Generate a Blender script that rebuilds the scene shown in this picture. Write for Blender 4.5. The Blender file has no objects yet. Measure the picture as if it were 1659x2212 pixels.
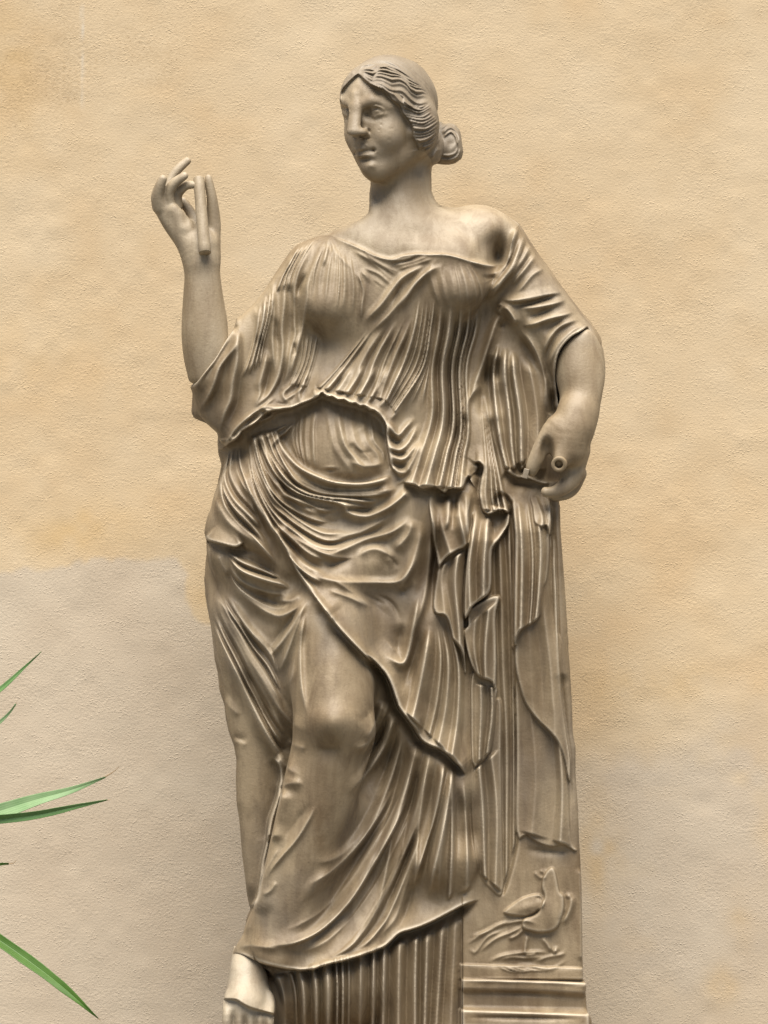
import bpy, math
import numpy as np

sc = bpy.context.scene
rng = np.random.default_rng(11)

# ------------------------------------------------------------------ camera, sky, sun, exposure
FOC = 4000.0                      # focal length in drawing units (the drawing is 1659 x 2212 units, 1 unit ~ 1 mm on the statue)
CX, CY = 829.5, 1106.0
PITCH = math.atan((1500.0 - CY) / FOC)
CAM_Y, CAM_Z = -4.0, 1.20
cd = bpy.data.cameras.new('camera')
cam = bpy.data.objects.new('camera', cd)
sc.collection.objects.link(cam)
cam.location = (0, CAM_Y, CAM_Z)
cam.rotation_euler = (math.pi / 2 + PITCH, 0, 0)
cd.sensor_fit = 'VERTICAL'
cd.sensor_height = 24.0
cd.lens = 24.0 * FOC / 2212.0
cd.clip_end = 200
sc.camera = cam

SUN_EL, SUN_AZ = math.radians(69), math.radians(-3)     # azimuth from the viewer's direction, minus = viewer's left
world = bpy.data.worlds.new('World')
sc.world = world
world.use_nodes = True
wn = world.node_tree.nodes
wl = world.node_tree.links
bg = wn['Background']
sky = wn.new('ShaderNodeTexSky')
sky.sky_type = 'NISHITA'
sky.sun_disc = False
sky.sun_elevation = SUN_EL
sky.sun_rotation = math.pi + SUN_AZ * -1.0
sky.air_density = 0.7
sky.dust_density = 1.0
sky.ozone_density = 0.0
wl.new(sky.outputs[0], bg.inputs['Color'])
bg.inputs['Strength'].default_value = 0.06

sl = bpy.data.lights.new('sun', 'SUN')
sl.energy = 5.0
sl.angle = math.radians(52)
sl.color = (1.0, 0.955, 0.885)
sun = bpy.data.objects.new('sun', sl)
sc.collection.objects.link(sun)
sv = (math.sin(SUN_AZ) * math.cos(SUN_EL), -math.cos(SUN_AZ) * math.cos(SUN_EL), math.sin(SUN_EL))
from mathutils import Vector
sun.rotation_euler = Vector(sv).to_track_quat('Z', 'Y').to_euler()

sc.view_settings.view_transform = 'Standard'
sc.view_settings.look = 'None'
sc.view_settings.gamma = 1.0
sc.view_settings.exposure = 1.22
try:
    sc.view_settings.use_curve_mapping = False
except Exception:
    pass

# ------------------------------------------------------------------ survey helpers
_cp, _sp = math.cos(PITCH), math.sin(PITCH)
def place(Q):
    """survey point (across, down, depth towards the street, all in drawing units) -> metres"""
    Q = np.asarray(Q, float)
    a = (Q[:, 0] - CX) / FOC
    b = (CY - Q[:, 1]) / FOC
    ry = _cp - b * _sp
    rz = _sp + b * _cp
    t = (-Q[:, 2] * 0.001 - CAM_Y) / ry
    return np.stack([a * t, CAM_Y + t * ry, CAM_Z + t * rz], 1)

def survey(P):
    """metres -> (across, down) of the drawing"""
    P = np.asarray(P, float)
    y = P[:, 1] - CAM_Y; z = P[:, 2] - CAM_Z
    f = y * _cp + z * _sp; up = -y * _sp + z * _cp
    return CX + P[:, 0] / f * FOC, CY - up / f * FOC

SHEETS = dict(A=(667.0, 91.0, .23757), B=(291.1, 303.2, .19191), C=(363.8, 424.5, .27419), D=(667.0, 454.8, .29240),
              E=(970.2, 424.5, .30155), F=(424.5, 788.3, .29240), G=(788.3, 909.5, .29240), L=(424.5, 1273.4, .29240),
              I=(788.3, 1334.0, .31067), J=(424.5, 1697.8, .29240), K=(909.5, 1758.4, .25585), V=(0.0, 1334.0, .39683),
              M=(1061.1, 818.6, .18275), N=(424.5, 818.6, .18275), O=(848.9, 818.6, .2193), P=(697.3, 151.6, .10965),
              Q=(697.3, 242.5, .10965), Z=(0.0, 0.0, 1.0))
def T(s, txt):
    x0, y0, k = SHEETS[s]
    v = np.array([[float(c) for c in p.split(',')] for p in txt.split()])
    return v * k + (x0, y0)

def spline(p, step=7.0, closed=False):
    p = np.asarray(p, float)
    if len(p) < 3 and not closed:
        n = max(2, int(np.linalg.norm(p[-1] - p[0]) / step) + 1)
        return p[0] + (p[-1] - p[0]) * np.linspace(0, 1, n)[:, None]
    q = np.vstack([p[-1:], p, p[:2]]) if closed else np.vstack([2 * p[0] - p[1], p, 2 * p[-1] - p[-2]])
    out = []
    for i in range(1, len(q) - 2):
        n = max(1, int(np.linalg.norm(q[i + 1] - q[i]) / step))
        t = (np.arange(n) / n)[:, None]
        a, b, c, d = q[i - 1], q[i], q[i + 1], q[i + 2]
        out.append(.5 * ((2 * b) + (c - a) * t + (2 * a - 5 * b + 4 * c - d) * t * t + (3 * b - a - 3 * c + d) * t ** 3))
    if not closed:
        out.append(q[-2][None])
    return np.vstack(out)

def resamp(p, n):
    s = np.r_[0, np.cumsum(np.linalg.norm(np.diff(p, axis=0), axis=1))]
    t = np.linspace(0, s[-1], n)
    return np.stack([np.interp(t, s, p[:, 0]), np.interp(t, s, p[:, 1])], 1)

def sstep(a, b, x):
    t = np.clip((x - a) / (b - a), 0, 1)
    return t * t * (3 - 2 * t)

# ------------------------------------------------------------------ relief chart: how far the carving stands out, on a 1 unit grid
HU0, HV0, HW, HH = 300, 90, 1040, 2230
H = np.zeros((HH, HW), np.float32)

def near(p, R):
    """nearest distance, side and run along polyline p for every chart cell within R"""
    lo = np.floor(p.min(0) - R - (HU0, HV0)).astype(int); hi = np.ceil(p.max(0) + R - (HU0, HV0)).astype(int) + 1
    x0, y0 = max(lo[0], 0), max(lo[1], 0); x1, y1 = min(hi[0], HW), min(hi[1], HH)
    if x1 <= x0 or y1 <= y0: return None
    best = np.full((y1 - y0, x1 - x0), 1e9, np.float32)
    side = np.zeros_like(best); run = np.zeros_like(best)
    L = np.r_[0, np.cumsum(np.linalg.norm(np.diff(p, axis=0), axis=1))]
    tot = L[-1] + 1e-6
    for i in range(len(p) - 1):
        a = p[i] - (HU0 + x0, HV0 + y0); b = p[i + 1] - (HU0 + x0, HV0 + y0)
        sx0 = max(int(min(a[0], b[0]) - R), 0); sx1 = min(int(max(a[0], b[0]) + R) + 2, x1 - x0)
        sy0 = max(int(min(a[1], b[1]) - R), 0); sy1 = min(int(max(a[1], b[1]) + R) + 2, y1 - y0)
        if sx1 <= sx0 or sy1 <= sy0: continue
        X = np.arange(sx0, sx1, dtype=np.float32)[None]; Y = np.arange(sy0, sy1, dtype=np.float32)[:, None]
        dx, dy = b - a
        l2 = dx * dx + dy * dy + 1e-9
        t = np.clip(((X - a[0]) * dx + (Y - a[1]) * dy) / l2, 0, 1)
        d = np.hypot(X - a[0] - t * dx, Y - a[1] - t * dy)
        B = best[sy0:sy1, sx0:sx1]
        m = d < B
        B[m] = d[m]
        sg = np.sign(dx * (Y - a[1]) - dy * (X - a[0]))
        side[sy0:sy1, sx0:sx1][m] = sg[m]
        run[sy0:sy1, sx0:sx1][m] = ((L[i] + t * math.sqrt(l2)) / tot)[m]
    return (slice(y0, y1), slice(x0, x1)), best, side, run

def ends(run, t0=.16, t1=.16):
    r = np.ones_like(run)
    if t0 > 0: r *= sstep(0, t0, run)
    if t1 > 0: r *= sstep(0, t1, 1 - run)
    return r

def fold(p, wa, wb, h, t0=.24, t1=.28):
    """a cloth fold with crest on p; wa / wb = half widths on its left / right"""
    R = 3.0 * max(wa, wb)
    r = near(p, R)
    if r is None: return
    sl_, d, s, run = r
    w = np.where(s > 0, wb, wa)
    x = d / w
    q = np.sqrt(x * x + (.05 if h > 0 else .02)) / 3.0
    prof = np.where(q < 1, (1 - np.clip(q, 0, 1)) ** (2.1 if h > 0 else 2.6), 0)
    H[sl_] += (h * prof * ends(run, t0, t1)).astype(np.float32)

def hem(p, side, h, decay, dip=0.0, edge=1.5, t0=.09, t1=.09):
    """free edge of a cloth: stands h proud on one side, fading over `decay`; cut `dip` under the other side"""
    R = max(decay, 26.0)
    r = near(p, R)
    if r is None: return
    sl_, d, s, run = r
    s = d * s * side
    up = sstep(-edge, edge, s) * np.where(s < decay, (1 - np.clip(s, 0, decay) / decay) ** 1.6, 0) * h
    dn = (1 - sstep(-edge, edge, s)) * np.exp(-(np.clip(-s, 0, None) / 17.0) ** 2) * dip
    H[sl_] += ((up - dn) * ends(run, t0, t1) * (d < 1e8)).astype(np.float32)

def inside(poly, X, Y):
    m = np.zeros(np.broadcast(X, Y).shape, bool)
    n = len(poly)
    for i in range(n):
        ax, ay = poly[i]; bx, by = poly[(i + 1) % n]
        if ay == by: continue
        m ^= ((ay > Y) != (by > Y)) & (X < (bx - ax) * (Y - ay) / (by - ay) + ax)
    return m

def sdist(poly, R):
    """signed distance to a closed outline (positive inside) on the chart, clipped to R"""
    p = np.vstack([poly, poly[:1]])
    r = near(p, R)
    sl_, d, s, run = r
    Y = np.arange(sl_[0].start, sl_[0].stop)[:, None] + HV0; X = np.arange(sl_[1].start, sl_[1].stop)[None] + HU0
    return sl_, np.where(inside(poly, X, Y), 1, -1) * np.minimum(d, R)

def plateau(poly, h, soft):
    sl_, s = sdist(poly, soft + 3)
    H[sl_] += (h * sstep(-soft, soft, s)).astype(np.float32)

def bump(c, ru, rv, h, ang=0.0):
    R = 2.2 * max(ru, rv)
    x0 = max(int(c[0] - R - HU0), 0); x1 = min(int(c[0] + R - HU0), HW); y0 = max(int(c[1] - R - HV0), 0); y1 = min(int(c[1] + R - HV0), HH)
    X = np.arange(x0, x1)[None] + HU0 - c[0]; Y = np.arange(y0, y1)[:, None] + HV0 - c[1]
    ca, sa = math.cos(math.radians(ang)), math.sin(math.radians(ang))
    a = (X * ca + Y * sa) / ru; b = (-X * sa + Y * ca) / rv
    H[y0:y1, x0:x1] += (h * np.exp(-(a * a + b * b))).astype(np.float32)

def pleats(A, B, n, h, seed, vary=.35, f0=.14, f1=.08):
    """a run of n continuous pleats filling the strip of cloth between two traced folds; narrower where the strip narrows"""
    r = np.random.default_rng(seed)
    m = 400
    A = resamp(spline(A), m); B = resamp(spline(B), m)
    wd = np.linalg.norm(B - A, axis=1)
    # cross profile: each pleat has a crest somewhere along it and its own height; valleys are creased
    cuts = np.r_[0, np.cumsum(r.uniform(1 - vary, 1 + vary, n))]; cuts /= cuts[-1]
    k = int(max(wd.max() / .6, 8 * n)); t = np.linspace(0, 1, k)
    i = np.clip(np.searchsorted(cuts, t, side='right') - 1, 0, n - 1)
    x = (t - cuts[i]) / (cuts[i + 1] - cuts[i])
    c = r.uniform(.38, .66, n)[i]; hh = r.uniform(1 - vary, 1 + vary, n)[i]; sh = r.uniform(.9, 1.7, n)[i]
    y = np.where(x < c, x / c, (1 - x) / (1 - c))
    prof = hh * y ** sh
    S = np.linspace(0, 1, m)
    sway = .5 / n * (np.sin(S * r.uniform(2, 5) + r.uniform(0, 6)) * .5)            # pleats drift a little along their run
    sc_ = np.minimum(1.0, wd / n / (h * 1.15))
    fade = sstep(0, f0, S) * sstep(0, f1, 1 - S)
    T2 = np.clip(t[None] + sway[:, None] * (4 * t * (1 - t))[None], 0, 1)
    reps = max(1, int(np.linalg.norm(np.diff(A, axis=0), axis=1).max() / .6), int(np.linalg.norm(np.diff(B, axis=0), axis=1).max() / .6) + 1)
    X = A[:, None, 0] * (1 - T2) + B[:, None, 0] * T2; Y = A[:, None, 1] * (1 - T2) + B[:, None, 1] * T2
    Z = h * prof[None] * (sc_ * fade)[:, None]
    num = np.zeros(HW * HH); den = np.zeros(HW * HH)
    for q in range(reps):
        f = q / reps
        x_ = X[:-1] * (1 - f) + X[1:] * f; y_ = Y[:-1] * (1 - f) + Y[1:] * f; z_ = Z[:-1] * (1 - f) + Z[1:] * f
        ix = np.round(x_ - HU0).astype(int); iy = np.round(y_ - HV0).astype(int)
        ok = (ix >= 0) & (ix < HW) & (iy >= 0) & (iy < HH)
        idx = (iy * HW + ix)[ok]
        num += np.bincount(idx, z_[ok], HW * HH); den += np.bincount(idx, None, HW * HH)
    H.ravel()[...] += np.where(den > 0, num / np.maximum(den, 1), 0).astype(np.float32)

def carve(txt):
    for line in txt.strip().splitlines():
        line = line.split('#')[0].strip()
        if not line: continue
        hd, pts = line.split('|')
        hd = hd.split()
        s, op = hd[0], hd[1]
        a = [float(x) for x in hd[2:]]
        if op == 'F':
            cs = [T(s, c) for c in pts.split(';')]
            for q, (P1, P2) in enumerate(zip(cs[:-1], cs[1:])):
                pleats(P1, P2, int(a[0]), a[1], int(a[2]) + q, *a[3:])
            continue
        a += [float(x) for x in pts.split() if ',' not in x]
        p = T(s, ' '.join(x for x in pts.split() if ',' in x))
        if op == 'R': fold(spline(p), a[0] * (1.0 if a[1] > 0 else 1.2), a[0] * (1.0 if a[1] > 0 else 1.2), a[1] * (1.0 if a[1] > 0 else .85), *(a[2:] or ([.24, .28] if a[1] > 0 else [.4, .4])))
        elif op == 'A': fold(spline(p), a[0], a[1], a[2], *(a[3:] or []))
        elif op == 'H': hem(spline(p, 5), a[0], a[1], a[2], *(a[3:] or []))
        elif op == 'P': plateau(spline(p, 5, True), a[0], a[1])
        elif op == 'p': plateau(p, a[0], a[1])
        elif op == 'B':
            for c in p: bump(c, *a)

# ------------------------------------------------------------------ outlines
OUT_BODY = np.vstack([T('Z', '798,385 798,440 796,460 781,473 738,492 717,501 687,509 643,527 627,542 608,570 588,600 567,633 547,658 528,675 517,684 511,687'),
    T('C', '520,1030 440,1150 360,1280 280,1380 225,1450 185,1480 160,1475 150,1440 158,1490 185,1550 178,1620 172,1700 195,1750 240,1770 290,1790 340,1830 385,1865 378,1940 385,2020 410,2110 400,2180'),
    T('F', '175,730 150,880 125,960 105,1060 80,1110 60,1180 48,1240 70,1290 68,1380 60,1480 50,1580 55,1680 70,1780'),
    T('L', '70,120 100,260 115,380 130,520 155,620 165,740 205,850 215,950 240,1060 275,1150 295,1260 290,1400 295,1560 310,1700'),
    T('J', '305,150 320,300 335,500 355,650 365,740 382,890 395,900 365,970 340,1100 290,1180 262,1230 252,1275 270,1380 400,1470 540,1560 560,1759'),
    T('Z', '600,2330 1292,2330'),
    T('K', '1440,1773 1440,1740 1400,1650 1390,1500 1400,1440 1370,1400 1365,1250 1360,900 1355,600 1340,300'),
    T('I', '1490,1560 1480,1300 1465,1100 1465,900 1445,800 1440,600 1425,350 1405,100'),
    T('G', '1510,1700 1495,1500 1480,1280 1460,1000 1445,800 1440,570'),
    T('E', '785,2212 800,2150 850,2050 900,1900 940,1720 980,1620 1000,1560 1085,1445 1110,1410 1135,1310 1145,1200 1135,1120 1100,1030 1055,950 1010,880 950,820 880,730 800,625 720,510 640,400 580,310 530,230 500,190 450,160 400,125 340,90 270,60 200,52 130,58 60,73 0,72'),
    T('Z', '947,440 933,412 933,385')])

# ------------------------------------------------------------------ the carving, traced sheet by sheet:  sheet op sizes | points
carve('''
# neckline and chest
D H 1 7 30 2 | 165,185 290,235 400,285 480,325 560,350 620,355 700,330 800,318 900,320 1000,320 1080,335 1200,370 1300,395 1380,402 1440,405
D R 3 3 | 165,185 290,235 400,285 480,325 560,350 620,355 700,330 800,318 900,320 1000,320 1080,335 1200,370 1300,395 1380,402 1440,405
D R 4 6 | 1190,370 1300,400 1380,408 1440,408
D B 20 40 -34 8 | 1400,320
D B 12 24 -14 8 | 1395,350
D B 60 26 4 0 | 1060,90
D B 90 22 -4 10 | 860,180
D B 18 30 -7 20 | 1290,290
D A 4 4 6 | 1555,100 1510,200 1485,330 1460,400 1400,450 1330,470 1270,455
D A 4 5 9 | 1535,110 1500,230 1475,350 1440,410
D A 5 4 9 | 1575,120 1545,250 1500,400 1420,510 1350,600 1310,690
D A 5 4 9 | 1610,200 1560,330 1480,470 1390,580 1330,680
D R 6 -10 | 1520,150 1495,300 1460,420 1390,500
D R 6 -8 | 1270,480 1320,500 1370,500 1300,560
# folds under the neckline
D R 3 4 | 590,372 700,362 800,332
D R 3.5 4.5 | 620,410 760,378 900,332
D R 3.5 4.5 | 640,440 780,400 930,350
D R 3 -3.5 | 600,395 740,370 860,335
D R 3 3.5 | 320,290 480,380 640,470 690,468
D R 3 3.5 | 400,305 520,390 660,455 700,465
D R 3 3 | 350,300 500,410 600,500 640,520
D R 3 -3.5 | 340,300 500,398 620,470
# continuous pleats of the bodice
D F 6 8 3 .7 .35 .015 | 430,880 330,1010 190,1170 50,1310 ; 800,760 740,930 650,1140 560,1400
D F 5 9 4 .7 .25 .015 | 800,640 760,860 680,1100 560,1400 ; 945,620 915,860 850,1180 640,1500
Z F 6 15 5 .75 .2 .015 | 943,645 936,718 921,800 920,891 900,961 870,1049 ; 1044,655 1034,718 1014,800 1018,933 1010,985 1004,1061
D F 3 11 7 .6 .3 .35 | 945,660 915,860 850,1180 650,1490 ; 948,660 922,900 890,1180 865,1480
# left half of the bodice
D F 9 3.2 311 .6 .3 .3 | 150,200 85,300 30,440 10,640 ; 340,300 372,430 402,600 395,860
D F 7 2.8 312 .6 .35 .3 | 930,335 850,430 880,560 940,720 ; 1180,385 1260,500 1295,640 1285,740
D R 4 5 | 370,425 430,490 500,530 580,595
D R 3 -5 | 400,470 480,520 585,600
D R 3 4 | 400,420 520,470 620,560
D R 3.5 4.5 | 330,440 375,500 405,600 395,700 385,830
D R 3 -3 | 350,470 385,560 392,680
D R 3 3 | 160,190 200,300 320,440
D R 3 3 | 150,190 180,280 210,400
D R 3 3.5 | 145,190 130,300 120,420
D R 3 3 | 135,190 90,290 30,420
# diagonal sash of folds
D A 8 5 12 | 900,395 790,435 690,495 620,575 540,685 440,795 400,860
D A 7 5 9 | 930,425 800,520 700,640 600,760 500,860 430,930
D A 6 4 8 | 1000,400 880,450 790,540 720,640 640,740
D R 3.5 -6 | 730,500 690,545 650,620 590,700
''')
carve('''
# right sleeve of the viewer
E A 4 5 9 | 505,195 470,300 450,400 400,500 330,600 280,690
E R 5 -9 | 520,230 490,340 460,430 400,530
E A 4 5 9 | 545,240 520,330 480,430 430,530 350,640 290,740
E R 4 -7 | 560,300 520,410 470,500
E A 4 4 7 | 585,330 540,430 480,520 420,600
E R 4 -6 | 600,390 530,500 470,570
E A 4 4 7 | 625,410 540,520 470,610 440,650
E A 4 4 6 | 690,505 600,560 530,640 470,710
E B 40 24 -12 -40 | 430,660
E A 4 7 12 | 830,680 700,705 560,735 430,745 350,720
E R 7 -17 | 790,690 680,730 550,770 430,775
E A 4 6 10 | 850,735 740,770 600,795 480,795
E R 8 -10 | 760,790 650,840 540,870
E A 4 7 11 | 910,820 820,850 700,880 600,915 510,925
E R 8 -9 | 830,880 740,930 680,1000
E A 5 7 9 | 960,880 860,900 760,960 690,1080 670,1180
E R 5 -6 | 870,910 790,960 730,1060 690,1180
E A 4 5 6 | 1000,915 900,950 800,1040 740,1140 700,1260
E R 3 -3 | 1000,930 900,985 810,1070 760,1160
E H 1 9 26 26 | 1000,925 950,965 880,1005 810,1080 775,1160 765,1260 770,1350 785,1480 800,1560
E R 3 5 | 1000,925 950,965 880,1005 810,1080 770,1165 745,1300
E R 7 -22 | 745,1360 740,1500 770,1570 720,1600
E A 5 5 5 | 700,1260 690,1400 705,1560
# knotted drape under the arm
E A 8 6 16 | 400,800 335,900 285,1050 240,1200 185,1350 140,1480
E R 9 -14 | 320,1000 280,1150 260,1300 235,1420
E A 6 6 12 | 380,775 420,810 455,860 490,930
E R 5 8 | 340,765 380,780 345,850
E R 6 -8 | 440,870 400,900 350,960
E A 6 8 17 | 495,955 560,1010 620,1110 660,1210 690,1340 705,1500 712,1600
E R 9 -12 | 490,1000 540,1050 590,1120 630,1220
E R 17 -42 | 300,1120 285,1280 290,1420 320,1600
E B 12 36 14 8 | 390,1250
E R 10 -14 | 345,1130 345,1250 350,1340
E R 8 12 | 345,1600 380,1800 440,1960 500,2010
E R 12 -18 | 230,1440 260,1550 310,1700 370,1900 400,2050
E H -1 8 20 10 | 400,1960 480,2010 560,2020 660,2055 720,2060
E R 10 -24 | 505,1900 530,1940 560,1935
E R 14 -16 | 410,2060 520,2060 640,2090
''')
carve('''
# short tunic over the belly: its rolled lower edge
F H -1 21 60 8 1.8 | 170,640 200,612 250,575 300,542 340,490 440,425 520,355 600,333 700,318 770,290 830,268 900,235 925,205 960,234 1000,234 1050,260 1090,256 1130,282 1175,284 1205,304 1240,302 1280,334 1312,336 1345,366 1372,395 1400,450 1402,520 1412,600 1425,680 1440,750 1490,810 1530,850
F B 60 34 -12 20 | 1200,400
F B 60 30 -9 60 | 1330,480
F R 4 8 | 850,210 880,195 920,200 935,225
F R 5 -10 | 870,180 900,178 930,190
F B 12 6 12 0 | 895,222
F A 4 5 8 | 930,205 980,222 1050,248 1120,265 1190,290
F A 4 4 8 | 1220,285 1300,318 1380,370
F A 3 4 8 | 460,330 520,310 600,318 700,308
F R 3 -5 | 570,265 620,290 690,305
F A 3 3 8 | 470,315 500,330 560,345 600,335 690,305
F R 4 -5 | 480,345 520,352
F A 3 4 7 | 360,462 440,430 520,395 610,345
F F 4 10 21 .4 .1 .3 | 385,530 420,700 480,900 560,1080 ; 560,470 620,640 720,800 850,930
F R 4 -5 | 350,440 420,395 470,345
F A 3 3 8 | 330,440 400,370 460,330 540,270 620,200
F R 4 -5 | 420,360 500,290 580,235 640,160
F A 4 4 8 | 200,610 270,500 340,420 440,340
F R 4 -5 | 230,590 290,500 370,420
F A 4 5 10 | 245,560 290,530 340,495
F R 4 -5 | 255,545 300,515 335,490
F A 4 4 7 | 690,300 640,215 700,150 760,60
F A 4 4 7 | 760,285 760,200 800,110 840,40
F A 3 3 6 | 640,270 720,215 780,170 820,110
F R 4 -5 | 690,230 740,190 770,120
F A 4 5 9 | 940,195 990,140 1050,60 1090,0
F A 4 5 9 | 1010,225 1060,160 1110,80 1150,10
F R 3.5 -5 | 985,215 1030,160 1080,80
F A 4 5 10 | 1090,240 1130,180 1190,90 1230,0
F R 3.5 -5 | 1060,240 1100,180 1150,100
F A 5 5 10 | 1170,265 1220,190 1280,100 1330,0
F R 4 -5 | 1140,265 1180,200 1240,110
F A 5 5 10 | 1240,300 1300,230 1370,110 1400,0
F R 4 -5 | 1270,310 1310,260 1360,190
F A 5 6 11 | 1330,330 1400,250 1470,120 1520,0
F R 4 -5 | 1380,380 1440,290 1510,160
F A 5 6 11 | 1410,430 1500,320 1580,180 1640,40
# looping edge at the side of the belly
F A 6 5 14 | 1410,400 1440,470 1490,520 1540,470 1620,380
F A 6 5 14 | 1400,560 1440,610 1500,630 1570,570 1640,430
F R 6 -12 | 1420,500 1470,570 1530,560
F A 6 5 12 | 1420,640 1480,690 1540,690 1600,620 1650,560
F R 6 -12 | 1430,620 1490,660 1560,640
F A 5 5 10 | 1430,750 1490,790 1560,800
F R 6 -12 | 1425,710 1490,745 1560,740
F A 6 5 12 | 1540,830 1580,740 1630,640 1659,560
# the thin tunic drawn over the belly, and the twisted roll above it
F F 5 3.5 301 .6 .25 .25 | 700,400 690,560 760,740 ; 900,300 880,520 900,820
F F 5 4.5 302 .6 .3 .2 | 930,290 960,480 1000,640 1150,850 ; 1300,400 1330,560 1390,640 1400,720
F F 3 5 303 .5 .2 .2 | 480,520 560,480 660,440 ; 640,760 700,640 760,420
F R 5 7 .03 .05 | 205,606 300,536 380,470 480,395 600,340 700,322 790,284 900,240
F R 3 -5 .03 .05 | 235,570 320,500 420,410 540,345 660,316 780,270
F R 4 6 .05 .05 | 940,222 1050,262 1150,286 1260,322 1350,372 1395,440 1404,520
# belly
F B 10 5 -4 0 | 990,775
F B 12 4 3 0 | 990,760
F R 12 -4 | 1215,465 1250,500 1310,520
F A 5 12 -4 | 1130,570 1210,640 1310,645
F R 10 3 | 1060,510 1150,590 1240,640 1310,655
F R 10 3 | 1190,440 1260,530 1330,560
F R 6 1.6 | 1000,560 1060,640 1110,740 1190,860
F R 12 -1.2 | 1020,620 1060,720 1120,800
F A 6 6 7 | 1110,690 1180,735 1290,748 1400,715
F R 3 1.6 | 720,480 735,600 760,690
F R 3 1.6 | 790,330 750,450 730,620
F R 3 1.6 | 860,460 870,600 850,720
''')
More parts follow.
